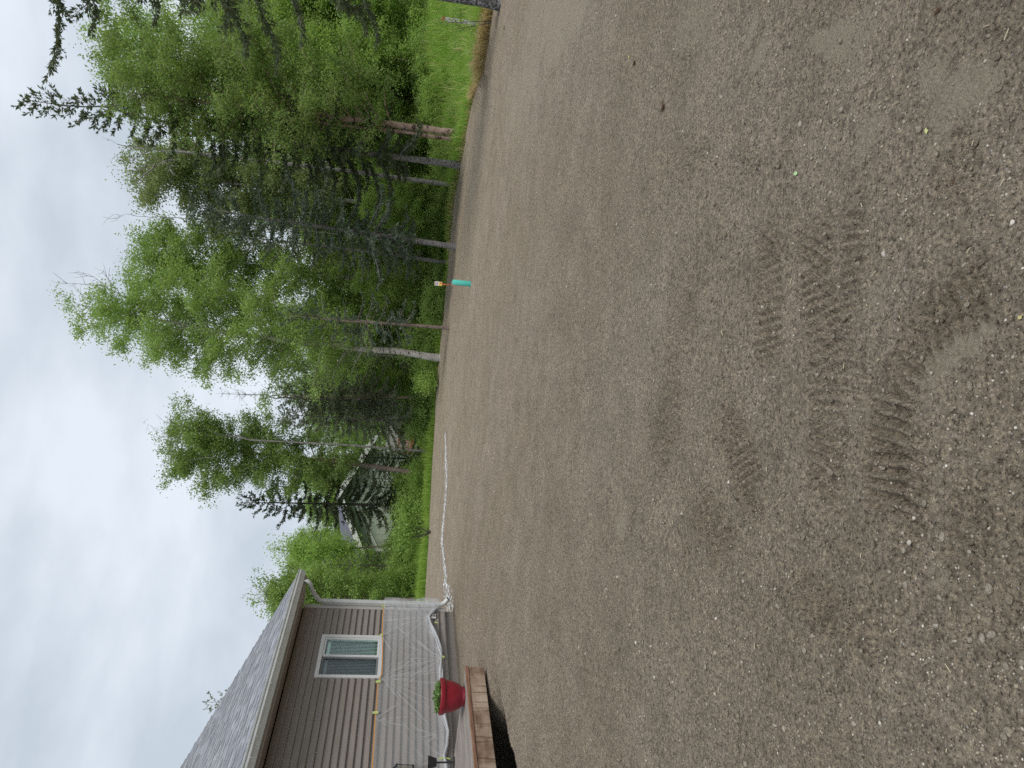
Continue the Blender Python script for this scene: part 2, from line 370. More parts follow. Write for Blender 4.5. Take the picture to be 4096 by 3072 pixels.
def gravel_material():
    m = mat('gravel_soil', (.2, .18, .15), .88, .25); b = m.node_tree.nodes['Principled BSDF']
    t = nn(m, 'ShaderNodeTexCoord'); co = t.outputs['Object']
    def noise(sc_, det=4, rough=.6):
        n = nn(m, 'ShaderNodeTexNoise'); n.inputs['Scale'].default_value = sc_; n.inputs['Detail'].default_value = det; n.inputs['Roughness'].default_value = rough
        lk(m, co, n.inputs['Vector']); return n
    big = noise(.35, 5); mid = noise(2.2, 6); fine = noise(82, 5, .75); finer = noise(300, 3, .7)
    base = ramp(m, big.outputs[0], [(.35, (.322, .265, .195)), (.65, (.368, .308, .243))])
    midr = ramp(m, mid.outputs[0], [(.3, (.84, .83, .80)), (.7, (1.13, 1.12, 1.12))])
    m1 = nn(m, 'ShaderNodeMix', data_type='RGBA', blend_type='MULTIPLY'); m1.inputs[0].default_value = 1
    lk(m, base.outputs[0], m1.inputs[6]); lk(m, midr.outputs[0], m1.inputs[7])
    fr = ramp(m, fine.outputs[0], [(.37, (.22, .20, .17)), (.46, (.90, .89, .88)), (.55, (1.08, 1.08, 1.08)), (.66, (1.9, 1.86, 1.78))])
    m2 = nn(m, 'ShaderNodeMix', data_type='RGBA', blend_type='MULTIPLY'); m2.inputs[0].default_value = 1.0
    gr = noise(30, 4, .65); gr2 = ramp(m, gr.outputs[0], [(.36, (.48, .46, .43)), (.48, (1, 1, 1)), (.64, (1.35, 1.34, 1.30))])
    m15 = nn(m, 'ShaderNodeMix', data_type='RGBA', blend_type='MULTIPLY'); m15.inputs[0].default_value = .6
    lk(m, m1.outputs[2], m15.inputs[6]); lk(m, gr2.outputs[0], m15.inputs[7])
    lk(m, m15.outputs[2], m2.inputs[6]); lk(m, fr.outputs[0], m2.inputs[7])
    # small stones in the surface
    vo = nn(m, 'ShaderNodeTexVoronoi'); vo.inputs['Scale'].default_value = 95; lk(m, co, vo.inputs['Vector'])
    vr = ramp(m, vo.outputs['Distance'], [(.0, (1, 1, 1)), (.24, (1, 1, 1)), (.34, (0, 0, 0))])
    sep = nn(m, 'ShaderNodeSeparateColor'); lk(m, vo.outputs['Color'], sep.inputs[0])
    pick = nn(m, 'ShaderNodeMath', operation='GREATER_THAN'); pick.inputs[1].default_value = .60; lk(m, sep.outputs[0], pick.inputs[0])
    stm = nn(m, 'ShaderNodeMath', operation='MULTIPLY'); lk(m, vr.outputs[0], stm.inputs[0]); lk(m, pick.outputs[0], stm.inputs[1])
    stc = ramp(m, sep.outputs[1], [(0, (.08, .07, .058)), (.4, (.19, .17, .145)), (.85, (.31, .285, .25)), (1, (.62, .60, .56))])
    sa = nn(m, 'ShaderNodeAttribute', attribute_name='sand')
    inv = nn(m, 'ShaderNodeMath', operation='MULTIPLY_ADD'); inv.inputs[1].default_value = -.85; inv.inputs[2].default_value = 1.0; lk(m, sa.outputs['Fac'], inv.inputs[0])
    stm2 = nn(m, 'ShaderNodeMath', operation='MULTIPLY'); lk(m, stm.outputs[0], stm2.inputs[0]); lk(m, inv.outputs[0], stm2.inputs[1])
    sandm = nn(m, 'ShaderNodeMix', data_type='RGBA'); sfr = ramp(m, fine.outputs[0], [(.36, (.25, .205, .145)), (.45, (.385, .325, .24)), (.55, (.43, .365, .272)), (.7, (.56, .49, .37))])
    lk(m, sa.outputs['Fac'], sandm.inputs[0]); lk(m, m2.outputs[2], sandm.inputs[6]); lk(m, sfr.outputs[0], sandm.inputs[7])
    m3 = nn(m, 'ShaderNodeMix', data_type='RGBA'); lk(m, stm2.outputs[0], m3.inputs[0]); lk(m, sandm.outputs[2], m3.inputs[6]); lk(m, stc.outputs[0], m3.inputs[7])
    ta = nn(m, 'ShaderNodeAttribute', attribute_name='tan'); m4 = nn(m, 'ShaderNodeMix', data_type='RGBA'); m4.inputs[7].default_value = (.27, .225, .165, 1)
    lk(m, ta.outputs['Fac'], m4.inputs[0]); lk(m, m3.outputs[2], m4.inputs[6])
    we = nn(m, 'ShaderNodeAttribute', attribute_name='soil_shade'); m5 = nn(m, 'ShaderNodeMix', data_type='RGBA'); m5.inputs[7].default_value = (.045, .040, .034, 1)
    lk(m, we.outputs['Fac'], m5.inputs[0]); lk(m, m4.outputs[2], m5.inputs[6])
    lk(m, m5.outputs[2], b.inputs['Base Color'])
    b1 = nn(m, 'ShaderNodeBump'); b1.inputs['Strength'].default_value = 1.0; b1.inputs['Distance'].default_value = .020
    b2 = nn(m, 'ShaderNodeBump'); b2.inputs['Strength'].default_value = .9; b2.inputs['Distance'].default_value = .006
    add = nn(m, 'ShaderNodeMath', operation='ADD'); lk(m, fine.outputs[0], add.inputs[0]); lk(m, finer.outputs[0], add.inputs[1])
    lk(m, add.outputs[0], b1.inputs['Height']); lk(m, stm2.outputs[0], b2.inputs['Height'])
    lk(m, b1.outputs[0], b2.inputs['Normal']); lk(m, b2.outputs[0], b.inputs['Normal'])
    return m
GRAVEL = gravel_material()
GRASSGROUND = noisy('grass_soil', [(.3, (.055, .085, .025)), (.55, (.085, .14, .035)), (.75, (.12, .19, .05))], 1.6, .95, .1, 8, bump=.6, bscale=20)
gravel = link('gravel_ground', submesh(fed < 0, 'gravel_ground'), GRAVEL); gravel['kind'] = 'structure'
lawn = link('grass_ground', submesh(fed >= 0, 'grass_ground'), GRASSGROUND); lawn['kind'] = 'structure'

# ---- stones
STONE = mat('stones', (.2, .2, .2), .8, .3)
_g = nn(STONE, 'ShaderNodeNewGeometry'); _oi = nn(STONE, 'ShaderNodeObjectInfo')
_ad = nn(STONE, 'ShaderNodeMath', operation='ADD'); lk(STONE, _g.outputs['Random Per Island'], _ad.inputs[0]); lk(STONE, _oi.outputs['Random'], _ad.inputs[1])
_fr = nn(STONE, 'ShaderNodeMath', operation='FRACT'); lk(STONE, _ad.outputs[0], _fr.inputs[0])
_r = ramp(STONE, _fr.outputs[0], [(0, (.16, .132, .10)), (.4, (.24, .205, .158)), (.78, (.31, .27, .215)), (.92, (.38, .345, .29)), (1, (.60, .56, .50))])
_tcs = nn(STONE, 'ShaderNodeTexCoord'); _ns = nn(STONE, 'ShaderNodeTexNoise'); _ns.inputs['Scale'].default_value = 2.2; _ns.inputs['Detail'].default_value = 6; lk(STONE, _tcs.outputs['Object'], _ns.inputs['Vector'])
_rs = ramp(STONE, _ns.outputs[0], [(.32, (.55, .53, .5)), (.65, (1.15, 1.13, 1.1))]); _ms = nn(STONE, 'ShaderNodeMix', data_type='RGBA', blend_type='MULTIPLY'); _ms.inputs[0].default_value = 1
lk(STONE, _r.outputs[0], _ms.inputs[6]); lk(STONE, _rs.outputs[0], _ms.inputs[7]); lk(STONE, _ms.outputs[2], STONE.node_tree.nodes['Principled BSDF'].inputs['Base Color'])
_bs = nn(STONE, 'ShaderNodeBump'); _bs.inputs['Strength'].default_value = .5; _bs.inputs['Distance'].default_value = .2; lk(STONE, _ns.outputs[0], _bs.inputs['Height']); lk(STONE, _bs.outputs[0], STONE.node_tree.nodes['Principled BSDF'].inputs['Normal'])
PHI = (1 + 5 ** .5) / 2
ICO = np.array([(-1, PHI, 0), (1, PHI, 0), (-1, -PHI, 0), (1, -PHI, 0), (0, -1, PHI), (0, 1, PHI), (0, -1, -PHI), (0, 1, -PHI), (PHI, 0, -1), (PHI, 0, 1), (-PHI, 0, -1), (-PHI, 0, 1)])
ICO = ICO / np.linalg.norm(ICO[0])
ICOF = np.array([(0, 11, 5), (0, 5, 1), (0, 1, 7), (0, 7, 10), (0, 10, 11), (1, 5, 9), (5, 11, 4), (11, 10, 2), (10, 7, 6), (7, 1, 8), (3, 9, 4), (3, 4, 2), (3, 2, 6), (3, 6, 8), (3, 8, 9), (4, 9, 5), (2, 4, 11), (6, 2, 10), (8, 6, 7), (9, 8, 1)])
rng = np.random.default_rng(11)
NS = 21000
sr = np.exp(rng.uniform(math.log(1.15), math.log(22), NS)); sa_ = rng.uniform(-.62, .62, NS)
sx, sy = sr * np.sin(sa_), sr * np.cos(sa_)
dens = .25 + 1.3 * (vnoise(sx * .8, sy * .8, 61) + .5) ** 2
size = .0021 * (rng.pareto(2.5, NS) + 1) + .00045 * sr
size = np.clip(size, 0, .0105 + .0004 * sr)
_ss, _sn = to_sn(sx, sy)
keep = (rng.random(NS) < dens) & (sr < edge_r(sa_) - .5) & (sand_mask(sx, sy) < .35 + .7 * rng.random(NS)) & (_sn > .7)
keep &= ~((_ss > DK_S - .1) & (_sn < DK_N + .1)); keep &= trench(sx, sy) < .1
sx, sy, size, sr = sx[keep], sy[keep], size[keep], sr[keep]
big_i = np.argsort(-size / sr)[:290]; bigset = np.zeros(len(sx), bool); bigset[big_i] = True
small = ~bigset
n = small.sum(); J = ICO[None] * (1 + rng.normal(0, .13, (n, 12, 1)))
scl = np.stack([size[small] * rng.uniform(.8, 1.35, n), size[small] * rng.uniform(.65, 1, n), size[small] * rng.uniform(.4, .75, n)], -1)
Vs = J * scl[:, None]; a = rng.uniform(0, 6.28, n); ca, sna = np.cos(a)[:, None], np.sin(a)[:, None]
Vs = np.stack([Vs[..., 0] * ca - Vs[..., 1] * sna, Vs[..., 0] * sna + Vs[..., 1] * ca, Vs[..., 2]], -1)
cen = np.stack([sx[small], sy[small], height(sx[small], sy[small]) + scl[:, 2] * .35], -1)
Vs = (Vs + cen[:, None]).reshape(-1, 3); Fs = (ICOF[None] + (np.arange(n) * 12)[:, None, None]).reshape(-1, 3)
pe = link('pebbles', np_mesh('pebbles', Vs, Fs, True), STONE)
tag(pe, 'loose grey and brown pebbles strewn over the gravel ground', 'pebbles', kind='stuff')
import bmesh
stone_me = []
for k in range(8):
    bm = bmesh.new(); bmesh.ops.create_icosphere(bm, subdivisions=2, radius=1)
    q = np.random.default_rng(k)
    ax = q.normal(0, 1, (6, 3)); ax /= np.linalg.norm(ax, axis=1)[:, None]; cut = q.uniform(.62, .95, 6)
    for v in bm.verts:
        p = np.array(v.co)
        for a_, c_ in zip(ax, cut):
            dd = p @ a_
            if dd > c_: p = p - a_ * (dd - c_) * .85
        v.co = p
    me = bpy.data.meshes.new('stone'); bm.to_mesh(me); bm.free(); me.materials.append(STONE)
    me.polygons.foreach_set('use_smooth', np.ones(len(me.polygons), bool)); stone_me.append(me)
zb = height(sx[big_i], sy[big_i])
for k, ii in enumerate(big_i):
    o = bpy.data.objects.new('stone', stone_me[k % 8]); C.objects.link(o); o.parent = gravel
    s = float(size[ii]) * 1.1; o.scale = (s * rng.uniform(.9, 1.35), s * rng.uniform(.75, 1), s * rng.uniform(.5, .75))
    o.location = (float(sx[ii]), float(sy[ii]), float(zb[k] + s * .12)); o.rotation_euler = (rng.uniform(-.2, .2), rng.uniform(-.2, .2), rng.uniform(0, 6.28))

# ---- white paint line from the house corner, sprayed on the gravel
WHITE = noisy('spray_paint', [(.3, (.5, .5, .5)), (.6, (.78, .78, .78))], 40, .8, .2)
def on_ground(x, y):
    p = ground_pt(*pic(x, y)); 
    for _ in range(6): p = ground_pt(*pic(x, y), z=float(height(p[0], p[1], False)))
    return p
rngp = np.random.default_rng(5)
line = [(1797, 2440, 24), (1797, 2400, 30), (1788, 2360, 30), (1784, 2330, 12), (1782, 2280, 10), (1774, 2220, 9), (1768, 2160, 8), (1770, 2120, 6), (1776, 2060, 7), (1782, 2000, 9), (1786, 1950, 9), (1787, 1900, 8), (1784, 1860, 9), (1784, 1810, 8), (1782, 1760, 5), (1781, 1725, 2)]
ys = np.array([q[1] for q in line], float)[::-1]; xs = np.array([q[0] for q in line], float)[::-1]; ws = np.array([q[2] for q in line], float)[::-1]
mbp = MB()
for _ in range(1250):
    y = rngp.uniform(1725, 2446); x = np.interp(y, ys, xs); wdt = np.interp(y, ys, ws)
    xx = x + rngp.normal(0, .30) * wdt * (1 if y < 2330 else 1.1)
    p = on_ground(xx, y); a1 = rngp.uniform(0, 6.28); s = rngp.uniform(.014, .048) * (1.0 if y < 2340 else 1.2)
    zz = float(height(p[0], p[1])) + .008
    ring = [(p[0] + s * rngp.uniform(.6, 1.2) * math.cos(a1 + q * 1.57), p[1] + s * rngp.uniform(.6, 1.2) * math.sin(a1 + q * 1.57)) for q in range(4)]
    mbp.quad(*[(u, v, float(height(u, v)) + .007 + .0015 * rngp.random()) for u, v in ring])
pl_ = mbp.build('white_ground_line', WHITE)
tag(pl_, 'patchy white spray painted line running out from the house corner', 'painted line')

# ================================================================== HOUSE (local x = s toward the camera, y = n outward, z up)
house = empty('house', (P0[0], P0[1], 0), HROT)
tag(house, 'taupe sided bungalow with grey shingle roof, its lower wall masked in plastic film', 'house')
SID = noisy('taupe_siding', [(.3, (.222, .192, .171)), (.7, (.258, .226, .204))], 2.5, .55, .3, 4, (1, 8, 8), bump=.15, bscale=60)
SIDG = noisy('taupe_siding_aged', [(.3, (.220, .187, .163)), (.7, (.255, .220, .194))], 2.5, .6, .3, 4, (1, 8, 8), bump=.15, bscale=60)
TRIMC = mat('grey_corner_trim', (.42, .40, .375), .5, .35)
GUT = noisy('gutter_metal', [(.3, (.46, .47, .455)), (.7, (.54, .55, .535))], 6, .35, .5)
TAUPE = mat('taupe_soffit', (.25, .215, .185), .6, .3)
CONC = noisy('foundation_concrete', [(.3, (.05, .048, .042)), (.6, (.11, .10, .09))], 6, .9, .2, bump=.5)
WHT = mat('white_vinyl', (.62, .62, .61), .4, .4)
SH = mat('shingle', (.3, .3, .33), .9, .15)
_b = SH.node_tree.nodes['Principled BSDF']; _g = nn(SH, 'ShaderNodeNewGeometry'); _oi = nn(SH, 'ShaderNodeObjectInfo')
_a = nn(SH, 'ShaderNodeMath', operation='ADD'); lk(SH, _g.outputs['Random Per Island'], _a.inputs[0]); lk(SH, _oi.outputs['Random'], _a.inputs[1])
_f = nn(SH, 'ShaderNodeMath', operation='FRACT'); lk(SH, _a.outputs[0], _f.inputs[0])
_rr = ramp(SH, _f.outputs[0], [(0, (.22, .225, .25)), (.4, (.255, .26, .285)), (.75, (.285, .29, .315)), (1, (.33, .335, .36))])
_tc = nn(SH, 'ShaderNodeTexCoord'); _nz = nn(SH, 'ShaderNodeTexNoise'); _nz.inputs['Scale'].default_value = 90; lk(SH, _tc.outputs['Object'], _nz.inputs['Vector'])
_r2 = ramp(SH, _nz.outputs[0], [(.3, (.7, .7, .7)), (.7, (1.25, 1.25, 1.25))]); _mm = nn(SH, 'ShaderNodeMix', data_type='RGBA', blend_type='MULTIPLY'); _mm.inputs[0].default_value = 1
lk(SH, _rr.outputs[0], _mm.inputs[6]); lk(SH, _r2.outputs[0], _mm.inputs[7]); lk(SH, _mm.outputs[2], _b.inputs['Base Color'])

HL, HD = 15.0, 8.6                      # length along s, depth inward
WH = 2.46; TOPZ = BASEZ + WH; EXP = WH / 24
# window opening from the photograph
ws0, wz1 = wall_px(1289, 2548); ws1, _z = wall_px(1254, 2719); wb0, wz0 = wall_px(1527, 2547); wb1, _z0 = wall_px(1531, 2717)
WS0, WS1 = (ws0 + wb0) / 2, (ws1 + wb1) / 2; WZ1 = (wz1 + _z) / 2; WZ0 = (wz0 + _z0) / 2
print('window', WS0, WS1, WZ0, WZ1, 'topz', TOPZ)
# wall body behind the siding, with the window opening left free
wb = MB()
wb.box(0.0, WS0, -.16, -.02, .05, TOPZ); wb.box(WS1, HL, -.16, -.02, .05, TOPZ)
wb.box(WS0, WS1, -.16, -.02, .05, WZ0); wb.box(WS0, WS1, -.16, -.02, WZ1, TOPZ)
wb.box(0, .14, -HD, -.16, .05, TOPZ); wb.box(HL - .14, HL, -HD, -.16, .05, TOPZ); wb.box(.14, HL - .14, -HD, -HD + .14, .05, TOPZ)
wb.build('wall', SID, house)
box('foundation', .02, HL, -.10, -.035, -.2, BASEZ + .02, CONC, house)
# lap siding: every course in butted lengths
def lap(x0, x1, z0, h, seedk):
    b0, t0, th_ = .030, .002, .003      # bottom stands proud, top tucks under
    v = [(x0, b0, z0), (x1, b0, z0), (x1, b0 + .0, z0 + .012), (x0, b0, z0 + .012), (x1, t0, z0 + h), (x0, t0, z0 + h),
         (x0, -.015, z0), (x1, -.015, z0)]
    return v, [(0, 1, 2, 3), (3, 2, 4, 5), (6, 7, 1, 0), (0, 3, 5, 6), (1, 7, 4, 2)]
rngh = random.Random(4)
for c in range(24):
    z0 = BASEZ + c * EXP; x = .005; first = True
    while x < HL - .01:
        ln = rngh.uniform(1.2, 3.6) if first else 3.66; first = False
        x2 = min(x + ln, HL)
        segs = [(x, x2)]
        if z0 + EXP * .6 > WZ0 and z0 + EXP * .4 < WZ1:
            segs = [s for s in ((x, min(x2, WS0)), (max(x, WS1), x2)) if s[1] - s[0] > .02]
        for (a, b) in segs:
            me = bpy.data.meshes.new('siding_plank'); v, f = lap(a, b - .002, z0, EXP - .0005, 0); me.from_pydata(v, [], f); me.update()
            o = link('siding_plank', me, SID if rngh.random() < .6 else SIDG, house); o.location.y = rngh.uniform(-.0006, .0006)
        x = x2
# far end siding (short return) and corner post
box('corner_post', -.055, .045, -.05, .032, BASEZ - .01, TOPZ, TRIMC, house, .004)
ct = MB()
for c in range(24):
    z0 = BASEZ + c * EXP; ct.add([(-.018, -HD, z0), (-.018, -.05, z0), (-.002, -.05, z0 + EXP), (-.002, -HD, z0 + EXP)], [(0, 1, 2, 3)])
ct.build('gable_siding', SID, house)
box('starter_strip', .045, HL, -.01, .012, BASEZ - .018, BASEZ - .001, TRIMC, house)
# roof
PIT = 5.6 / 12; OV = .42; RK = .30
EZ = TOPZ + .03                       # soffit level
roofp = lambda s, n, up=0.0: (s, n, EZ + .17 + (OV - n) * PIT + up)
ridge_n = -HD / 2
rf = MB()
for (na_, nb_) in ((OV, ridge_n), (-HD - OV, ridge_n)):
    zA, zB = EZ + .15, EZ + .15 + (OV - ridge_n) * PIT
    v = [(-RK, na_, zA), (HL + RK, na_, zA), (HL + RK, nb_, zB), (-RK, nb_, zB)]
    v += [(p[0], p[1], p[2] - .10) for p in v]
    rf.add(v, [(0, 1, 2, 3), (7, 6, 5, 4), (0, 4, 5, 1), (1, 5, 6, 2), (3, 2, 6, 7), (0, 3, 7, 4)])
rf.build('roof_deck', TAUPE, house)
for sx_ in (0.0, HL):
    gb = MB(); gt = TOPZ + (OV + HD / 2) * PIT - .02; gb.add([(sx_, 0, TOPZ), (sx_, -HD, TOPZ), (sx_, ridge_n + .05, gt), (sx_, ridge_n - .05, gt)], [(0, 1, 3, 2)]); gb.build('gable', SID, house)
box('soffit', -RK, HL + RK, 0.0, OV - .012, EZ - .012, EZ + .004, TAUPE, house)
box('fascia', -RK, HL + RK, OV - .010, OV + .016, EZ - .03, EZ + .13, TAUPE, house, .004)
for na_, nb_ in ((OV, ridge_n), (-HD - OV, ridge_n)):
    for sx_ in (-RK - .022, HL + RK):
        za, zb_ = EZ - .02, EZ - .02 + (OV - ridge_n) * PIT
        v = [(sx_, na_, za), (sx_ + .022, na_, za), (sx_ + .022, nb_, zb_), (sx_, nb_, zb_)]; v += [(p[0], p[1], p[2] + .17) for p in v]
        rk = MB(); rk.add(v, BOXF); rk.build('rake_board', TAUPE, house)
# K-style gutter, cross-section swept along s
prof = [(OV + .018, .0), (OV + .075, .0), (OV + .085, .018), (OV + .100, .045), (OV + .128, .075), (OV + .128, .098), (OV + .120, .104), (OV + .120, .114), (OV + .136, .117), (OV + .136, .124), (OV + .116, .124), (OV + .113, .08), (OV + .072, .008), (OV + .02, .008)]
gm = MB(); m_ = len(prof)
va = [(-RK - .03, y, EZ + .005 + z) for y, z in prof] + [(HL + RK, y, EZ + .005 + z) for y, z in prof]
gm.add(va, [(q, (q + 1) % m_, m_ + (q + 1) % m_, m_ + q) for q in range(m_ - 1)])
gm.add([(-RK - .031, OV + .018, EZ + .005), (-RK - .031, OV + .085, EZ + .005), (-RK - .031, OV + .132, EZ + .09), (-RK - .031, OV + .132, EZ + .127), (-RK - .031, OV + .018, EZ + .127)], [(0, 1, 2, 2), (0, 2, 3, 3), (0, 3, 4, 4)])
gut = gm.build('gutter', GUT, house)
box('drip_edge', -RK - .02, HL + RK, OV + .004, OV + .05, EZ + .150, EZ + .158, mat('drip_metal', (.55, .54, .5), .4), house)
# downspout at the far corner
ds = MB()
px_ = [(-.075, OV + .07, EZ + .01), (-.075, OV + .07, EZ - .06), (-.075, OV + .02, EZ - .11), (-.075, OV - .10, EZ - .14), (-.075, .19, EZ - .21), (-.075, .1, EZ - .28), (-.075, .075, EZ - .36)]
ds.tube(px_, [.036] * 7, 10)
ds.build('downspout_elbow', GUT, house, True)
box('downspout', -.120, -.030, .036, .112, BASEZ + .16, EZ - .33, GUT, house, .012)
el = MB(); el.tube([(-.075, .075, BASEZ + .18), (-.075, .08, BASEZ + .06), (-.08, .12, BASEZ - .01), (-.09, .2, BASEZ - .06)], [.044, .046, .045, .042], 10)
el.build('downspout_outlet', GUT, house, True)
# laminated shingles on the street-side slope
cols_, rows_ = [], 34
sl = math.hypot(1, PIT); expo = .1435 / sl * 1.0
cand = []
rs = np.random.default_rng(8)
for r_ in range(rows_):
    nb_ = OV + .035 - r_ * expo
    if nb_ - expo * 1.3 < ridge_n: break
    x = -RK - .02 - rs.uniform(0, .1)
    while x < HL + RK:
        wd_ = rs.uniform(.10, .30); x2 = x + wd_
        if x2 > -RK: cand.append((max(x, -RK - .015), min(x2, HL + RK), nb_, r_, rs.random()))
        x = x2 + rs.uniform(.002, .01) if rs.random() < .5 else x2 + .001
def shingle_v(x0, x1, nb_, r_, q):
    lift = .006 + (.012 if q > .45 else .003) + .002 * q
    drop = .012 * (q > .7)
    n0 = nb_ + drop; n1 = nb_ - expo * 1.25
    z = lambda n__, u: EZ + .15 + (OV - n__) * PIT + u
    jag = .018 if q > .45 else .004
    return [(x0 + jag, n0, z(n0, .001)), (x1 - jag, n0, z(n0, .001)), (x1, n1, z(n1, .0)), (x0, n1, z(n1, .0)),
            (x0 + jag, n0, z(n0, lift)), (x1 - jag, n0, z(n0, lift)), (x1, n1, z(n1, .003)), (x0, n1, z(n1, .003))]
def vis(c):
    w_ = wpos((c[0] + c[1]) / 2, c[2], 3.0); d_ = (w_ - CAM); cc = M.T @ d_
    if cc[2] < .5: return -1
    U_ = CX + F * cc[0] / cc[2]
    return (1.0 / np.linalg.norm(d_)) if U_ > -20 and c[0] < 9 else -1
vv = np.array([vis(c) for c in cand]); order = np.argsort(-vv)
big300 = set(int(q) for q in order[:298])
sm = MB()
for q, c in enumerate(cand):
    if q in big300:
        me = bpy.data.meshes.new('shingle'); me.from_pydata(shingle_v(*c), [], BOXF); me.update(); link('shingle', me, SH, house)
    else: sm.add(shingle_v(*c), BOXF)
tag(sm.build('shingles', SH, house), kind='stuff')
box('ridge_cap', -RK - .03, HL + RK, ridge_n - .12, ridge_n + .12, EZ + .15 + (OV - ridge_n) * PIT - .03, EZ + .15 + (OV - ridge_n) * PIT + .012, SH, house)

# window: frame, two sashes, glass, vertical blinds
wf = empty('window', (0, 0, 0)); wf.parent = house
FR = .058
fm = MB(); Y0, Y1 = -.03, .040
fm.box(WS0, WS1, Y0, Y1, WZ1 - FR, WZ1); fm.box(WS0, WS1, Y0, Y1, WZ0, WZ0 + FR)
fm.box(WS0, WS0 + FR, Y0, Y1, WZ0 + FR, WZ1 - FR); fm.box(WS1 - FR, WS1, Y0, Y1, WZ0 + FR, WZ1 - FR)
o = fm.build('window_frame', WHT, wf)
WM = (WS0 + WS1) / 2 - .01
sh_ = MB()
a0, a1, b0, b1 = WS0 + FR + .002, WM + .02, WZ0 + FR + .002, WZ1 - FR - .002
sh_.box(a0, a1, -.02, .022, b1 - .03, b1); sh_.box(a0, a1, -.02, .022, b0, b0 + .03); sh_.box(a0, a0 + .03, -.02, .022, b0 + .03, b1 - .03); sh_.box(a1 - .045, a1, -.02, .022, b0 + .03, b1 - .03)
sh_.build('sash', WHT, wf)
s2 = MB(); c0, c1 = a1 + .002, WS1 - FR - .002
GREYV = mat('grey_sash', (.16, .17, .17), .5)
s2.box(c0, c1, -.028, .008, b1 - .03, b1); s2.box(c0, c1, -.028, .008, b0, b0 + .03); s2.box(c0, c0 + .03, -.028, .008, b0 + .03, b1 - .03); s2.box(c1 - .03, c1, -.028, .008, b0 + .03, b1 - .03)
s2.build('sash', GREYV, wf)
def glass_mat(name, tint, mixf):
    m = bpy.data.materials.new(name); m.use_nodes = True; n_ = m.node_tree; n_.nodes.clear()
    out = nn(m, 'ShaderNodeOutputMaterial'); tr = nn(m, 'ShaderNodeBsdfTransparent'); tr.inputs[0].default_value = (*tint, 1)
    gl = nn(m, 'ShaderNodeBsdfGlossy'); gl.inputs['Roughness'].default_value = .03; gl.inputs[0].default_value = (.9, .95, .95, 1)
    fr_ = nn(m, 'ShaderNodeFresnel'); fr_.inputs[0].default_value = 1.5
    ad = nn(m, 'ShaderNodeMath', operation='ADD'); ad.inputs[1].default_value = mixf; lk(m, fr_.outputs[0], ad.inputs[0])
    ge = nn(m, 'ShaderNodeNewGeometry'); om = nn(m, 'ShaderNodeMath', operation='SUBTRACT'); om.inputs[0].default_value = 1; lk(m, ge.outputs['Backfacing'], om.inputs[1]); mu = nn(m, 'ShaderNodeMath', operation='MULTIPLY'); lk(m, ad.outputs[0], mu.inputs[0]); lk(m, om.outputs[0], mu.inputs[1])
    ms = nn(m, 'ShaderNodeMixShader'); lk(m, mu.outputs[0], ms.inputs[0]); lk(m, tr.outputs[0], ms.inputs[1]); lk(m, gl.outputs[0], ms.inputs[2]); lk(m, ms.outputs[0], out.inputs[0])
    return m
GL = glass_mat('window_glass', (.84, .94, .91), .05); GL2 = glass_mat('screened_glass', (.66, .69, .70), .02)
box('pane', a0 + .03, a1 - .045, -.002, .004, b0 + .03, b1 - .03, GL, wf)
box('pane', c0 + .03, c1 - .03, -.012, -.006, b0 + .03, b1 - .03, GL2, wf)
BL = mat('blind_vanes', (.80, .84, .80), .7); DARK = mat('dark_room', (.03, .035, .035), .9)
bm_ = MB()
zb0, zb1 = WZ0 + .03, WZ1 - .16
for (u0, u1, op) in ((a0, a1, .5), (c0, c1, .35)):
    k = u0
    while k < u1:
        bm_.add([(k, -.062, zb0), (k + .026, -.050, zb0), (k + .026, -.050, zb1), (k, -.062, zb1)], [(0, 1, 2, 3)]); k += .034
tag(bm_.build('blinds', BL, wf), kind='stuff')
box('blind_rail', WS0, WS1, -.08, -.045, zb1 + .002, zb1 + .05, BL, wf)
rm = MB(); rm.quad((WS0 - .1, -.6, WZ0 - .1), (WS1 + .1, -.6, WZ0 - .1), (WS1 + .1, -.6, WZ1 + .1), (WS0 - .1, -.6, WZ1 + .1))
rm.build('room_recess', mat('pale_room', (.30, .40, .35), .9), wf)
# outlet cover
ox, oz = wall_px(1730, 2473)
oc = empty('outlet_cover', (ox, .02, oz)); oc.parent = house
box('cover_plate', -.055, .055, 0, .035, -.06, .06, WHT, oc, .008)
box('socket', -.03, .03, .035, .041, .008, .04, mat('socket_grey', (.12, .12, .12), .5), oc); box('socket', -.03, .03, .035, .041, -.04, -.008, mat('socket_grey2', (.12, .12, .12), .5), oc)

# ---------------------------------------------------------------- plastic masking film
def zline(pts):
    q = [wall_px(*p, off=.03) for p in pts]; q.sort(); q.append((9.5, q[-1][1])); return np.array([a[0] for a in q]), np.array([a[1] for a in q])
ts, tz = zline([(1536, 2425), (1530, 2470), (1529, 2545), (1530, 2600), (1527, 2700), (1510, 2740), (1505, 2830), (1500, 2880), (1494, 2980), (1489, 3065)])
bs_, bz = zline([(1758, 2425), (1738, 2450), (1716, 2470), (1722, 2500), (1746, 2560), (1764, 2620), (1766, 2700), (1768, 2770), (1772, 2860), (1793, 2930), (1788, 2985), (1778, 3032), (1790, 3065)])
pins = [wall_px(*p, off=.03) for p in ((1718, 2470), (1529, 2548), (1528, 2716), (1766, 2640), (1500, 2880), (1776, 3032), (1750, 2940))]
ns_, nz_ = 520, 110
S = np.linspace(-.02, 6.2, ns_)[None, :].repeat(nz_, 0); T = np.linspace(0, 1, nz_)[:, None].repeat(ns_, 1)
zt = np.interp(S, ts, tz); zb2 = np.interp(S, bs_, bz); Zf = zb2 + (zt - zb2) * T
fold = np.zeros_like(S)
rf_ = np.random.default_rng(3)
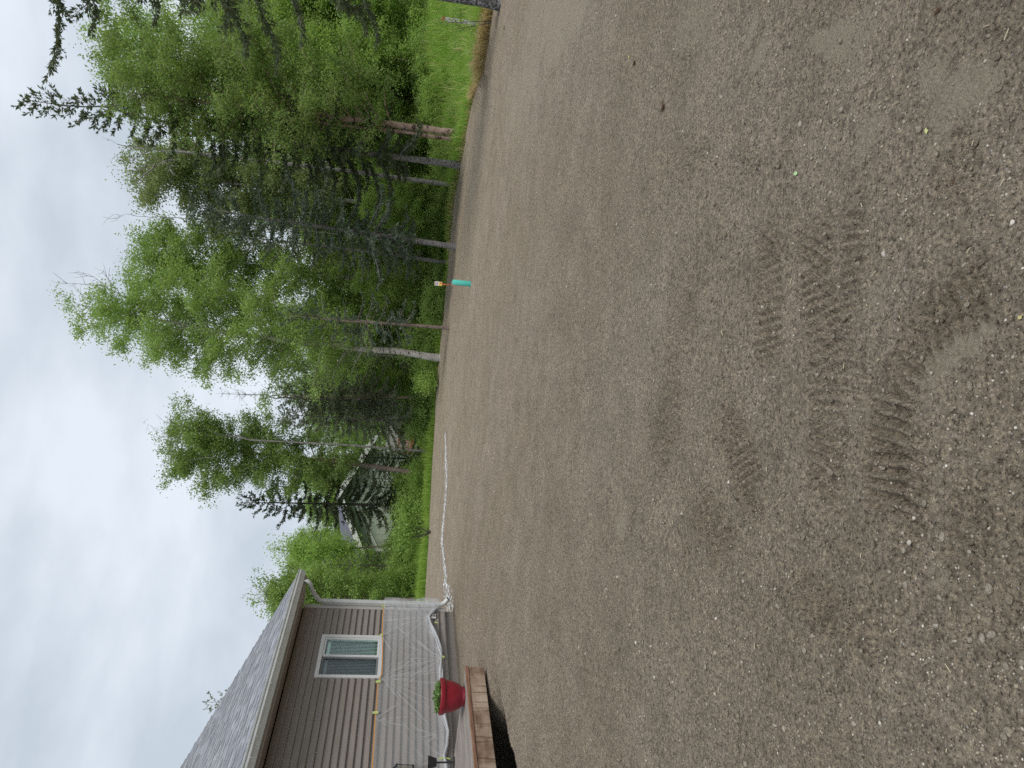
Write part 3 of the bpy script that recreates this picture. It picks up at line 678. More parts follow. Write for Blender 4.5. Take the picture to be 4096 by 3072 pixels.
def crease(s0, z0, s1, z1, wd_, am):
    dx, dz = s1 - s0, z1 - z0; Ln = math.hypot(dx, dz); t = ((S - s0) * dx + (Zf - z0) * dz) / Ln ** 2
    d_ = np.abs((S - s0) * dz - (Zf - z0) * dx) / Ln
    tt = np.clip(t, 0, 1); return am * np.exp(-(d_ / (wd_ * (.3 + tt))) ** 2) * (t > 0) * sstep(1.05, .6, t)
for (s0, z0), n_c, spread, base, Ls in ((pins[0], 15, 1.1, None, (.5, 2.0)), (pins[1], 13, 1.2, None, (.2, .6)), (pins[2], 24, 1.0, None, (.4, 1.3)), (pins[3], 22, 1.1, None, (.4, 1.2)), (pins[4], 9, .8, None, (.2, .6)), (pins[5], 12, .9, None, (.2, .6)), (pins[6], 6, .8, None, (.2, .5))):
    up_ = z0 > BASEZ + .7
    for _ in range(n_c):
        ang = (-math.pi / 2 if up_ else math.pi / 2) + rf_.uniform(-spread, spread) + (.0)
        Lc = rf_.uniform(*Ls); fold = np.maximum(fold, crease(s0, z0, s0 + Lc * math.cos(ang), z0 + Lc * math.sin(ang), rf_.uniform(.004, .011), rf_.uniform(.25, .95) ** 1.4))
for _ in range(70):      # parallel diagonal creases
    s0 = rf_.uniform(.3, 6); z0 = BASEZ + rf_.uniform(.1, .85); Lc = rf_.uniform(.15, .7)
    fold = np.maximum(fold, crease(s0, z0, s0 + Lc * .62, z0 - Lc * .5, rf_.uniform(.005, .012), rf_.uniform(.2, .6)))
Nf = .034 + .012 * (vnoise(S * 3, Zf * 5, 71) + .5) + .008 * fold + .006 * np.abs(vnoise(S * 9, Zf * 3, 72)) + .03 * sstep(.12, 0, T) + .10 * sstep(.05, -.02, S) * 0
haze_f = np.clip(.45 + .35 * (vnoise(S * 1.3, Zf * 2.5, 75) + .5) + .35 * sstep(.9, .2, S), 0, 1)
Vf = np.stack([S, Nf, Zf], -1).reshape(-1, 3)
i = np.arange(nz_ - 1)[:, None] * ns_; j = np.arange(ns_ - 1)[None, :]
Ff = np.stack([i + j, i + j + 1, i + ns_ + j + 1, i + ns_ + j], -1).reshape(-1, 4)
def film_mat():
    m = bpy.data.materials.new('plastic_film'); m.use_nodes = True; m.node_tree.nodes.clear()
    out = nn(m, 'ShaderNodeOutputMaterial'); tr = nn(m, 'ShaderNodeBsdfTransparent'); tr.inputs[0].default_value = (.97, .97, .97, 1)
    df = nn(m, 'ShaderNodeBsdfPrincipled'); df.inputs['Base Color'].default_value = (.75, .76, .78, 1); df.inputs['Roughness'].default_value = .22; df.inputs['Specular IOR Level'].default_value = .6
    fo = nn(m, 'ShaderNodeAttribute', attribute_name='fold'); hz = nn(m, 'ShaderNodeAttribute', attribute_name='haze')
    a = nn(m, 'ShaderNodeMath', operation='MULTIPLY_ADD'); a.inputs[1].default_value = .33; lk(m, fo.outputs['Fac'], a.inputs[0])
    b = nn(m, 'ShaderNodeMath', operation='MULTIPLY_ADD'); b.inputs[1].default_value = .30; b.inputs[2].default_value = .06; lk(m, hz.outputs['Fac'], b.inputs[0]); lk(m, b.outputs[0], a.inputs[2])
    ms = nn(m, 'ShaderNodeMixShader'); lk(m, a.outputs[0], ms.inputs[0]); lk(m, tr.outputs[0], ms.inputs[1]); lk(m, df.outputs[0], ms.inputs[2]); lk(m, ms.outputs[0], out.inputs[0]); return m
FILM = film_mat()
film = empty('plastic_film', (P0[0], P0[1], 0), HROT)
tag(film, 'wrinkled translucent plastic film taped over the lower siding of the taupe bungalow', 'plastic sheet')
link('film_sheet', np_mesh('film_sheet', Vf, Ff, True, {'fold': fold.reshape(-1), 'haze': haze_f.reshape(-1)}), FILM, film)
# gathered hem at the bottom, wrapped end round the downspout
hm = MB(); hs = np.linspace(-.02, 6.2, 90)
for k in range(3):
    hzz = np.interp(hs, bs_, bz) + .012 * np.sin(hs * (5 + k) + k); rad = (.006 + .022 * np.abs(np.sin(hs * 1.9 + k * .7))) * (.8 + .2 * np.sin(hs * 13))
    hm.tube(np.stack([hs, .055 + .012 * np.sin(hs * 3 + k * 2), hzz + .012 * (k - 1)], -1), rad, 7)
FILMH = mat('gathered_film', (.62, .63, .65), .3, .5); FILMH.node_tree.nodes['Principled BSDF'].inputs['Alpha'].default_value = .62
hm.build('gathered_hem', FILMH, film, True)
wr = MB(); zz0, zz1 = BASEZ + .10, float(np.interp(0, ts, tz)); kk = 26
ring = [(.05, .040), (.02, .09), (-.03, .135), (-.11, .15), (-.165, .12), (-.175, .06), (-.16, .0)]
rowsw = []
for q in range(kk):
    t_ = q / (kk - 1); zq = zz0 + (zz1 - zz0) * t_; bul = .03 * math.sin(t_ * 9) + .05 * (1 - t_)
    rowsw.append([(x - bul * (x < 0) * .6, y + bul * .3 * (1 + .5 * math.sin(17 * t_ + x * 30)), zq) for x, y in ring])
vw = [p for r_ in rowsw for p in r_]; m_ = len(ring)
wr.add(vw, [(q * m_ + c, q * m_ + c + 1, (q + 1) * m_ + c + 1, (q + 1) * m_ + c) for q in range(kk - 1) for c in range(m_ - 1)])
mw = wr.build('film_wrap', FILM, film, True)
for an, val in (('fold', .10), ('haze', .6)):
    a = mw.data.attributes.new(an, 'FLOAT', 'POINT'); a.data.foreach_set('value', np.full(len(mw.data.vertices), val, np.float32) * np.random.default_rng(2).uniform(.3, 1.5, len(mw.data.vertices)).astype(np.float32))
# orange tape along the top hem, green tape tabs
ORG = mat('orange_tape', (.55, .25, .045), .5); GRT = mat('green_tape', (.50, .60, .20), .5)
to = MB(); so = np.linspace(0.0, 6.2, 120); zo = np.interp(so, ts, tz)
v = [(a, .058, z + .007) for a, z in zip(so, zo)] + [(a, .060, z - .007) for a, z in zip(so, zo)]
to.add(v, [(q, q + 1, 120 + q + 1, 120 + q) for q in range(119)]); to.build('orange_tape', ORG, film)
def tab(x, y, w_, h_, rot, off=.066):
    w_ *= .75; h_ *= .75; s0, z0 = wall_px(x, y, off=off); mb = MB(); c_, s__ = math.cos(rot), math.sin(rot)
    pt = [(-w_, -h_), (w_, -h_), (w_ * .9, h_), (-w_, h_ * .9)]
    f_ = [(s0 + a * c_ - b * s__, off + .004 * k_, z0 + a * s__ + b * c_) for k_, (a, b) in enumerate(pt)]
    bk = [(p[0], p[1] - .002, p[2]) for p in f_]
    mb.add(f_ + bk, [(0, 1, 2, 3), (7, 6, 5, 4), (0, 4, 5, 1), (1, 5, 6, 2), (2, 6, 7, 3), (3, 7, 4, 0)]); mb.build('green_tape', GRT, film)
for a in ((1532, 2424, .022, .05, .1), (1524, 2540, .035, .022, 1.4), (1512, 2727, .05, .03, 1.2), (1501, 2851, .055, .025, 1.5), (1745, 2491, .02, .045, .1), (1765, 2633, .03, .02, .6), (1772, 2628, .028, .035, .2),
          (1786, 3034, .018, .07, .15), (1768, 3034, .02, .06, -.1)): tab(*a)
# fluff specks stuck on the wall, fascia and gutter
fl = MB(); rsf = np.random.default_rng(6)
def speck(s0, n0, z0, r_):
    v = ICO * r_ * np.array([1, .35, 1]) * rsf.uniform(.7, 1.3, (12, 1)) + np.array([s0, n0, z0]); fl.add(v, ICOF[:, [0, 1, 2, 2]])
for _ in range(120): speck(rsf.uniform(.1, 8), .026, BASEZ + .9 + (WH - 1.0) * math.sqrt(rsf.random()), rsf.uniform(.002, .005))
for _ in range(25): speck(rsf.uniform(0, 8), OV + .135, EZ + rsf.uniform(.02, .11), rsf.uniform(.004, .009))
FLM = mat('seed_fluff', (.75, .74, .70), .9)
tag(fl.build('seed_fluff', FLM, house), kind='stuff')

# ---------------------------------------------------------------- porch lantern and canister light at the wall (cut by the frame)
BLK = mat('black_metal', (.02, .02, .022), .4, .5)
ls, lz = wall_px(1600, 3078, off=.14)
lan = empty('wall_lantern', tuple(wpos(ls + .02, 0, lz)), HROT); tag(lan, 'black metal wall lantern with open arms, mounted on the film covered siding', 'lantern')
box('wall_plate', -.05, .05, .02, .04, -.16, .16, BLK, lan, .006)
mb = MB(); mb.lathe([(.0, .10), (.02, .10), (.075, .05), (.08, .04), (.07, .035)], 16, (0, .16, 0)); mb.build('cap', BLK, lan)
mb = MB()
for k in range(4):
    a = k * math.pi / 2 + .6; mb.tube([(.06 * math.cos(a), .16 + .06 * math.sin(a), .04), (.05 * math.cos(a), .16 + .05 * math.sin(a), -.16)], .006, 5)
mb.lathe([(0, -.18), (.055, -.18), (.06, -.165), (.055, -.155), (0, -.155)], 16, (0, .16, 0)); mb.build('cage', BLK, lan)
mb = MB(); mb.tube([(0, .03, .0), (0, .09, .07), (0, .16, .12), (0, .16, .095)], .009, 6); mb.build('arm', BLK, lan)
mb = MB(); mb.lathe([(0, -.155), (.042, -.15), (.045, .03), (0, .032)], 14, (0, .16, 0)); mb.build('lamp_glass', glass_mat('lantern_glass', (.85, .85, .8), .05), lan)
cs, cz = wall_px(1716, 3050, off=.45)
can = empty('canister_light', tuple(wpos(cs, .45, DECKZ)), HROT); tag(can, 'grey topped black post light standing by the plastic covered wall', 'post light')
mb = MB(); mb.lathe([(0, 0), (.07, 0), (.07, .012), (.012, .02), (.011, cz - DECKZ - .10)], 16); mb.build('post', BLK, can)
mb = MB(); mb.lathe([(.012, cz - DECKZ - .10), (.05, cz - DECKZ - .095), (.082, cz - DECKZ + .01), (.086, cz - DECKZ + .02)], 20); mb.build('housing', BLK, can)
mb = MB(); mb.lathe([(.086, cz - DECKZ + .02), (.075, cz - DECKZ + .03), (0, cz - DECKZ + .032)], 20); mb.build('lens_cap', noisy('weathered_cap', [(.3, (.16, .14, .13)), (.7, (.26, .24, .23))], 30, .5), can)

# ---------------------------------------------------------------- deck
deck = empty('deck', (P0[0], P0[1], 0), HROT); tag(deck, 'low weathered wood deck with red brown rim beam beside the bungalow', 'deck')
WB = []
for k in range(3):
    WB.append(noisy('weathered_board', [(.3, (.17 + .03 * k, .135 + .03 * k, .12 + .03 * k)), (.55, (.27, .235 + .01 * k, .22)), (.75, (.38, .35, .335))], 3.5, .55, .4, 8, (1.2, 14, 14), bump=.3, bscale=14))
def beam_mat(name, a, b_, c, d):
    m = noisy(name, [(.30, a), (.45, b_), (.62, c), (.8, d)], 2.4, .75, .25, 10, (1.1, 5, 2.2), bump=.4, bscale=16)
    # cross-grain saw scratches
    t = nn(m, 'ShaderNodeTexCoord'); mp_ = nn(m, 'ShaderNodeMapping'); mp_.inputs['Scale'].default_value = (28, .5, 2.5); lk(m, t.outputs['Object'], mp_.inputs[0])
    n_ = nn(m, 'ShaderNodeTexNoise'); n_.inputs['Scale'].default_value = 1; n_.inputs['Detail'].default_value = 3; lk(m, mp_.outputs[0], n_.inputs['Vector'])
    r_ = ramp(m, n_.outputs[0], [(.38, (.45, .38, .33)), (.47, (1, 1, 1))]); bs__ = m.node_tree.nodes['Principled BSDF']; src = bs__.inputs['Base Color'].links[0].from_socket
    mm = nn(m, 'ShaderNodeMix', data_type='RGBA', blend_type='MULTIPLY'); mm.inputs[0].default_value = .8; lk(m, src, mm.inputs[6]); lk(m, r_.outputs[0], mm.inputs[7]); lk(m, mm.outputs[2], bs__.inputs['Base Color']); return m
BEAM = beam_mat('rim_beam_wood', (.17, .10, .065), (.34, .245, .175), (.45, .345, .26), (.52, .42, .33))
DK1 = HL - 1; x = DK_N
bw, gp = .134, .013; nb = int((DK_N - .10) / (bw + gp)) ; rb = random.Random(9)
box('nosing_board', DK_S, DK1, DK_N - .038, DK_N, DECKZ - .038, DECKZ + .002, noisy('red_brown_stain', [(.35, (.16, .075, .045)), (.65, (.30, .17, .11))], 3, .6, .3, 6, (1, 8, 8)), deck, .004)
for k in range(nb):
    n1 = DK_N - .042 - k * (bw + gp); x = DK_S + rb.uniform(-.006, .008); first = True
    while x < DK1 - .1:
        x2 = min(DK1, x + (rb.uniform(2.0, 4.0) if first else 3.6)); first = False
        o = box('deck_board', x, x2 - .004, n1 - bw, n1, DECKZ - .038, DECKZ - rb.uniform(0, .003), WB[rb.randrange(3)], deck, .004); x = x2
box('rim_beam', DK_S + .01, DK1, DK_N - .05, DK_N - .008, DECKZ - .232, DECKZ - .040, BEAM, deck, .005)
box('end_rim', DK_S + .012, DK_S + .05, .2, DK_N - .052, DECKZ - .20, DECKZ - .040, BEAM, deck, .004)
for k in range(9): box('joist', DK_S + .6 + k * 1.2, DK_S + .64 + k * 1.2, .2, DK_N - .055, DECKZ - .20, DECKZ - .045, BEAM, deck)
for k in range(3): box('post_block', DK_S + 1.3 + k * 3, DK_S + 1.42 + k * 3, DK_N - .6, DK_N - .48, -.45, DECKZ - .20, BEAM, deck)

# ---------------------------------------------------------------- red planter on the deck
pb = ground_pt(*pic(1857, 2786), z=DECKZ); ps, pn = to_sn(pb[0], pb[1]); dist = np.linalg.norm(pb - CAM)
print('deck corner s,n', DK_S, DK_N, 'pot', ps, pn, dist)
RED = noisy('red_planter_plastic', [(.3, (.235, .010, .022)), (.7, (.29, .014, .030))], 5, .38, .45)
pot = empty('planter_pot', (pb[0], pb[1], DECKZ)); tag(pot, 'round dark red plastic planter pot standing on the corner of the deck', 'planter')
H_, Rt = .335, .235; pot.scale = (.88, .88, .90)
mb = MB(); mb.lathe([(0, .0), (.125, .0), (.128, .018), (.118, .022), (.150, .06), (.182, .12), (.203, .19), (.214, .26), (.216, H_ - .065)], 40); mb.build('bowl', RED, pot, True)
mb = MB(); mb.lathe([(.210, H_ - .066), (.228, H_ - .066), (.234, H_ - .060), (.238, H_ - .008), (.236, H_), (.222, H_ + .001), (.212, H_ - .03), (.205, H_ - .07)], 40); mb.build('rim', RED, pot, True)
mb = MB(); mb.lathe([(.206, H_ - .055), (.1, H_ - .035), (0, H_ - .03)], 24); mb.build('potting_soil', mat('potting_soil', (.035, .025, .018), .95), pot)
plant = empty('potted_plant', (pb[0], pb[1], DECKZ + (H_ - .03) * .90)); plant.scale = (.88, .88, .95); tag(plant, 'low leafy green seedlings filling the red planter pot', 'potted plant')
rp = np.random.default_rng(12); lf = MB(); st = MB()
for k in range(170):
    r0 = .19 * math.sqrt(rp.random()); a0_ = rp.uniform(0, 6.28); hh = rp.uniform(.03, .095) * (1.1 - .5 * r0 / .2) + .015; c_ = np.array([r0 * math.cos(a0_), r0 * math.sin(a0_), 0.])
    if k % 3 == 0: st.tube([c_, c_ + [0, 0, hh * .9]], .002, 4)
    for _ in range(4):
        a1_ = rp.uniform(0, 6.28); Ln = rp.uniform(.03, .06); el_ = rp.uniform(-.1, 1.0); d_ = np.array([math.cos(a1_) * math.cos(el_), math.sin(a1_) * math.cos(el_), math.sin(el_)]); sd_ = np.array([-math.sin(a1_), math.cos(a1_), 0.]) * Ln * .27
        b_ = c_ + [0, 0, hh * rp.uniform(.4, 1)]; m1 = b_ + d_ * Ln * .5 + [0, 0, .006]; e_ = b_ + d_ * Ln - [0, 0, .008]
        lf.add([b_, m1 - sd_, e_, m1 + sd_], [(0, 1, 2, 3)])
tag(lf.build('leaves', PETUNIA, plant), kind='stuff'); st.build('stems', PETUNIA, plant)

# ---------------------------------------------------------------- teal marker and flag on the lot
def upright_at(x, y, zt=0.0): p = on_ground(x, y); return p
tp = on_ground(1884, 1136)
TEAL = mat('teal_sleeve', (.085, .52, .43), .45, .4)
mk = empty('marker_post', (tp[0], tp[1], float(height(tp[0], tp[1])))); tag(mk, 'short fat teal marker tube standing upright on the gravel', 'marker post')
mb = MB(); mb.lathe([(.0, -.03), (.062, -.03), (.064, 0), (.064, .425), (.058, .432), (.054, .425), (.054, .38), (0, .38)], 24); mb.build('tube', TEAL, mk, True)
mb = MB()
for k in range(3): mb.tube([(-.03 + .02 * k, .01 * k, .38), (-.035 + .022 * k, .01, .45), (-.02 + .02 * k, .02, .46)], .006, 5)
mb.build('wires', mat('wire_grey', (.35, .36, .35), .5), mk)
g0 = tp + np.array([-.045, .12, 0]); gz = float(height(g0[0], g0[1]))
fs = empty('utility_flag', (g0[0], g0[1], gz)); tag(fs, 'small yellow and white utility warning sign on an orange stake', 'marker sign')
ORS = mat('orange_stake', (.75, .18, .05), .5)
mb = MB(); mb.tube([(0, 0, -.05), (-.008, 0, .35), (-.012, 0, .60)], .006, 6); mb.build('stake', ORS, fs)
mb = MB(); mb.tube([(-.012, 0, .56), (-.013, 0, .60), (-.014, 0, .64), (-.014, 0, .645)], [.008, .016, .016, .006], 8); mb.build('stake_clip', ORS, fs)
sg = empty('sign_plate', (-.01, -.012, .66)); sg.parent = fs
box('card', -.048, .048, -.002, .002, .0, .185, mat('card_white', (.78, .76, .72), .5), sg)
YL = mat('card_yellow', (.75, .50, .06), .5); RD = mat('card_red', (.55, .05, .05), .5); NV = mat('card_navy', (.02, .04, .14), .5); PK = mat('card_pale_orange', (.78, .48, .28), .5)
box('yellow_field', -.047, .02, -.0035, -.0022, .012, .085, YL, sg); box('orange_field', .0215, .047, -.0035, -.0022, .012, .085, PK, sg)
box('red_band', -.047, .047, -.0035, -.0022, .160, .170, RD, sg); box('lower_red_band', -.047, .047, -.0035, -.0022, .001, .008, RD, sg)
mb = MB()      # round navy mark
aa = np.linspace(0, 6.28, 21)[:-1]
for q in range(20):
    a, b_ = aa[q], aa[(q + 1) % 20]
    if 2.4 < a < 3.2: continue
    mb.quad((-.005 + .030 * math.cos(a), -.004, .125 + .022 * math.sin(a)), (-.005 + .030 * math.cos(b_), -.004, .125 + .022 * math.sin(b_)), (-.005 + .015 * math.cos(b_), -.004, .125 + .011 * math.sin(b_)), (-.005 + .015 * math.cos(a), -.004, .125 + .011 * math.sin(a)))
mb.build('round_mark', NV, sg)
mb = MB()      # illegible printed lines, kept as strokes
for q, (x_, w_) in enumerate(((-.004, .020), (.006, .014), (.016, .018), (.026, .012))): mb.box(.024 - w_, .024 + w_ * .9, -.0046, -.0040, .020 + q * .014, .026 + q * .014)
tag(mb.build('print_lines', RD, sg), kind='stuff')

# ================================================================== TREES
def path_pts(px_list, Y, zb=None):
    """trunk polyline from photograph pixels (x, y of the picture) at depth Y metres"""
    P = [depth_pt(*pic(*p), Y) for p in px_list]
    P = [np.array(p) for p in P]
    g = float(height(P[0][0], P[0][1], False))
    P[0] = np.array([P[0][0], P[0][1], g - .05]); return P
def resample(P, n):
    P = np.array(P); d = np.r_[0, np.cumsum(np.linalg.norm(np.diff(P, axis=0), axis=1))]
    t = np.linspace(0, d[-1], n); return np.stack([np.interp(t, d, P[:, k]) for k in range(3)], -1)
def leaf_mesh(name, cen, size, rng, tri=False, aspect=.72, flat=0.0):
    n = len(cen); a = rng.normal(0, 1, (n, 3)); a /= np.linalg.norm(a, axis=1)[:, None]
    b = rng.normal(0, 1, (n, 3)); b -= (b * a).sum(1)[:, None] * a; b /= np.linalg.norm(b, axis=1)[:, None]
    s = (size * rng.uniform(.65, 1.3, n))[:, None]
    if tri:
        V = np.stack([cen - a * s * .5, cen + a * s * .3 + b * s * aspect * .6, cen + a * s * .5 - b * s * aspect * .5], 1).reshape(-1, 3)
        return np_mesh(name, V, np.arange(n * 3).reshape(-1, 3))
    V = np.stack([cen - a * s * .5, cen + b * s * aspect * .5, cen + a * s * .5, cen - b * s * aspect * .5], 1).reshape(-1, 3)
    return np_mesh(name, V, np.arange(n * 4).reshape(-1, 4))
def lowfreq(seed):
    return lambda a, t: vnoise(np.array([a * 1.4 + 50]), np.array([t * 5.0 + 9]), seed)[0] * 2
def broadleaf(trunk_path, r0, crown_from, prof, seed, nleaf=30000, leaf=.085, nbr=58, tri=False, up=.75, twig_out=True, clump=.17, bare_top=0.0, side=None):
    """returns (trunk mesh, crown mesh); path in local coordinates"""
    rng = np.random.default_rng(seed); P = resample(trunk_path, 26); H = np.linalg.norm(P[-1] - P[0]); nf = lowfreq(seed)
    P[1:-1] += rng.normal(0, .012 * H / 12, (24, 3)) * [1, 1, 0]
    mb = MB(); tt = np.linspace(0, 1, 26)
    rad = r0 * (1 - tt) ** .85 * 1 + .008; rad[0] *= 1.22; rad[1] *= 1.05
    mb.tube(P, rad, 9)
    cents = []; wts = []
    for k in range(nbr):
        t = crown_from + (1 - crown_from) * ((k + rng.random()) / nbr) ** .92
        az_ = k * 2.39996 + rng.normal(0, .3); L_ = prof((t - crown_from) / (1 - crown_from)) * (1 + .38 * nf(az_, t)) * rng.uniform(.72, 1.1)
        if side is not None: L_ *= 1 + side[0] * math.cos(az_ - side[1])
        if L_ < .12: continue
        b0 = np.array([np.interp(t, tt, P[:, q]) for q in range(3)])
        el_ = up * rng.uniform(.7, 1.3) * (.5 + .7 * t)
        d = np.array([math.cos(az_) * math.cos(el_), math.sin(az_) * math.cos(el_), math.sin(el_)])
        m = 7; u = np.linspace(0, 1, m)[:, None]
        droop = -.32 * L_ * u ** 2.2 * rng.uniform(.3, 1.3)
        B = b0 + d * L_ * u + np.hstack([rng.normal(0, .03 * L_, (m, 2)) * u, droop])
        rb_ = max(.006, r0 * .22 * (1 - t) + .006) * min(1.4, L_)
        mb.tube(B, rb_ * (1 - .85 * u[:, 0]), 4)
        ns = max(3, int(L_ * 3.6))
        for q in range(ns):
            f = rng.uniform(.22, 1.0); s0 = np.array([np.interp(f, u[:, 0], B[:, c]) for c in range(3)])
            dd = d * .5 + rng.normal(0, .62, 3); dd[2] = dd[2] * .6 + .05; dd /= np.linalg.norm(dd)
            l2 = L_ * rng.uniform(.16, .42) * (1.15 - .6 * f) + .12
            v_ = np.linspace(0, 1, 4)[:, None]; Sb = s0 + dd * l2 * v_ + np.hstack([np.zeros((4, 2)), -.22 * l2 * v_ ** 2])
            if twig_out: mb.tube(Sb, .006 * (1 - .6 * v_[:, 0]), 3)
            if t > 1 - bare_top and rng.random() < .75: continue
            nseg = max(2, int(l2 / .14))
            for e in range(nseg):
                g = (e + rng.random()) / nseg
                cents.append(s0 + dd * l2 * g + [0, 0, -.22 * l2 * g * g - .03]); wts.append(.4 + rng.random() ** 2 * 1.6)
        if t <= 1 - bare_top: cents.append(B[-1]); wts.append(1.0)
    cents = np.array(cents); wts = np.array(wts) / np.sum(wts)
    idx = rng.choice(len(cents), nleaf, p=wts)
    sg_ = clump * rng.uniform(.5, 1.3, len(cents))[idx]
    c = cents[idx] + rng.normal(0, 1, (nleaf, 3)) * sg_[:, None] * np.array([1, 1, .85])
    tm = np_mesh('trunk', np.vstack(mb.v), np.vstack(mb.f), True)
    return tm, leaf_mesh('crown', c, leaf, rng, tri)
def spruce(trunk_path, r0, crown_from, Rmax, seed, density=1.0, droop=.35, tipb=0.6, needle=.095, nb_per=5.0, tri=False, ragged=.5, minr=.12):
    rng = np.random.default_rng(seed); P = resample(trunk_path, 26); H = np.linalg.norm(P[-1] - P[0]); nf = lowfreq(seed)
    mb = MB(); tt = np.linspace(0, 1, 26); rad = r0 * (1 - tt) ** .9 + .006; rad[0] *= 1.3; mb.tube(P, rad, 8)
    base = []; dirs = []; lens = []
    nb_ = int(H * (1 - crown_from) * nb_per)
    for k in range(nb_):
        t = crown_from + (1 - crown_from) * (k + rng.random()) / nb_
        q = (t - crown_from) / (1 - crown_from)
        L_ = (Rmax * (1 - q) ** tipb * (.55 + .45 * min(1, q * 6)) + minr) * (1 + ragged * nf(k * 2.4, t)) * rng.uniform(.6, 1.15)
        if q > .985: L_ = minr
        az_ = k * 2.39996 + rng.normal(0, .4)
        e0 = -.25 + .9 * q * q
        b0 = np.array([np.interp(t, tt, P[:, c]) for c in range(3)])
        m = 7; u = np.linspace(0, 1, m)
        r = u * L_; z = math.tan(e0) * r - droop * L_ * (u ** 1.5) * (1 - q) + .28 * L_ * u ** 4 * (1 - .5 * q)
        B = b0 + np.stack([np.cos(az_ + .15 * u) * r, np.sin(az_ + .15 * u) * r, z], -1)
        mb.tube(B, max(.005, .018 * min(1.5, L_)) * (1 - .8 * u), 3)
        step = .075 / density; nn_ = max(2, int(L_ / step))
        for e in range(nn_):
            f = (e + rng.random()) / nn_
            if f < .12: continue
            c0 = np.array([np.interp(f, u, B[:, c]) for c in range(3)])
            i_ = min(m - 2, int(f * (m - 1))); tg = B[i_ + 1] - B[i_]; tg /= np.linalg.norm(tg) + 1e-9
            sdv = np.array([-tg[1], tg[0], 0]) * rng.choice([-1, 1])
            ln = (.10 + .30 * L_ * (1 - f) ** .6 * .55) * rng.uniform(.6, 1.2)
            dd = tg * .75 + sdv * rng.uniform(.4, 1.0) + np.array([0, 0, -.35 * (1 - q) + rng.normal(0, .18)]); dd /= np.linalg.norm(dd)
            base.append(c0); dirs.append(dd); lens.append(ln)
        base.append(B[-1] - .0); dirs.append((B[-1] - B[-2]) / (np.linalg.norm(B[-1] - B[-2]) + 1e-9)); lens.append(.12)
    base = np.array(base); dirs = np.array(dirs); lens = np.array(lens)
    cen = []; ax = []
    cnt = np.maximum(1, (lens / (.020 if not tri else .034)).astype(int)); idx = np.repeat(np.arange(len(base)), cnt)
    f = rng.random(len(idx)); c = base[idx] + dirs[idx] * (lens[idx] * f)[:, None]
    a = dirs[idx] + rng.normal(0, .55, (len(idx), 3)); a /= np.linalg.norm(a, axis=1)[:, None]
    b = rng.normal(0, 1, (len(idx), 3)); b -= (b * a).sum(1)[:, None] * a; b /= np.linalg.norm(b, axis=1)[:, None]
    s = (needle * rng.uniform(.7, 1.4, len(idx)))[:, None]; wd = s * (.20 if not tri else .26)
    if tri: V = np.stack([c - b * wd, c + b * wd, c + a * s * 1.2], 1).reshape(-1, 3); Fc = np.arange(len(V)).reshape(-1, 3)
    else: V = np.stack([c - b * wd * .5, c + a * s * .5 + b * wd, c + a * s * 1.1, c + a * s * .5 - b * wd], 1).reshape(-1, 3); Fc = np.arange(len(V)).reshape(-1, 4)
    return np_mesh('trunk', np.vstack(mb.v), np.vstack(mb.f), True), np_mesh('crown', V, Fc)
def bush(Rx, Hh, seed, nleaf=6000, leaf=.075, tri=True, lobes=7):
    rng = np.random.default_rng(seed); mb = MB(); cents = []
    for k in range(lobes * 3):
        a = rng.uniform(0, 6.28); r = Rx * math.sqrt(rng.random()) * .85; h = Hh * rng.uniform(.35, 1.0) * (1 - .4 * (r / Rx) ** 2)
        b = np.array([r * .25 * math.cos(a), r * .25 * math.sin(a), -.05]); e = np.array([r * math.cos(a), r * math.sin(a), h]); u = np.linspace(0, 1, 5)[:, None]
        B = b + (e - b) * u + np.hstack([rng.normal(0, .04, (5, 2)) * u, .15 * h * u * (1 - u)]); mb.tube(B, .014 * (1 - .7 * u[:, 0]), 4)
        for q in range(10):
            f = rng.uniform(.25, 1); c = b + (e - b) * f + rng.normal(0, .16 * Rx, 3) * [1, 1, .8]; c[2] = max(c[2], .05); cents.append(c)
    cents = np.array(cents); idx = rng.integers(0, len(cents), nleaf)
    c = cents[idx] + rng.normal(0, .14, (nleaf, 3)); c[:, 2] = np.abs(c[:, 2])
    return np_mesh('stems', np.vstack(mb.v), np.vstack(mb.f), True), leaf_mesh('foliage', c, leaf, rng, tri)
def put(name, meshes, mats, loc, label, cat, group=None, rz=0.0, scale=None, parts=('trunk', 'crown')):
    o = empty(name, tuple(float(q) for q in loc), rz); tag(o, label, cat, group)
    if scale is not None: o.scale = scale
    for me, mt, pn_ in zip(meshes, mats, parts):
        ch = bpy.data.objects.new(pn_, me); C.objects.link(ch); ch.parent = o
        if len(me.materials) == 0: me.materials.append(mt)
        elif me.materials[0] != mt:
            ch.material_slots[0].link = 'OBJECT'; ch.material_slots[0].material = mt
    return o
def bfeature(name, label, px_list, Y, r0, crown_from, prof, seed, bk, lf_, **kw):
    P = path_pts(px_list, Y); b = P[0].copy(); Q = [p - b for p in P]
    return put(name, broadleaf(Q, r0, crown_from, prof, seed, **kw), (bk, lf_), b, label, 'tree')
def sfeature(name, label, px_list, Y, r0, crown_from, R_, seed, bk, lf_, **kw):
    P = path_pts(px_list, Y); b = P[0].copy(); Q = [p - b for p in P]
    return put(name, spruce(Q, r0, crown_from, R_, seed, **kw), (bk, lf_), b, label, 'tree')
oval = lambda R_, a=.55, b=.45: (lambda q: R_ * (max(0.0, q + .04) ** a) * (max(0.0, 1.02 - q) ** b) * 1.75)

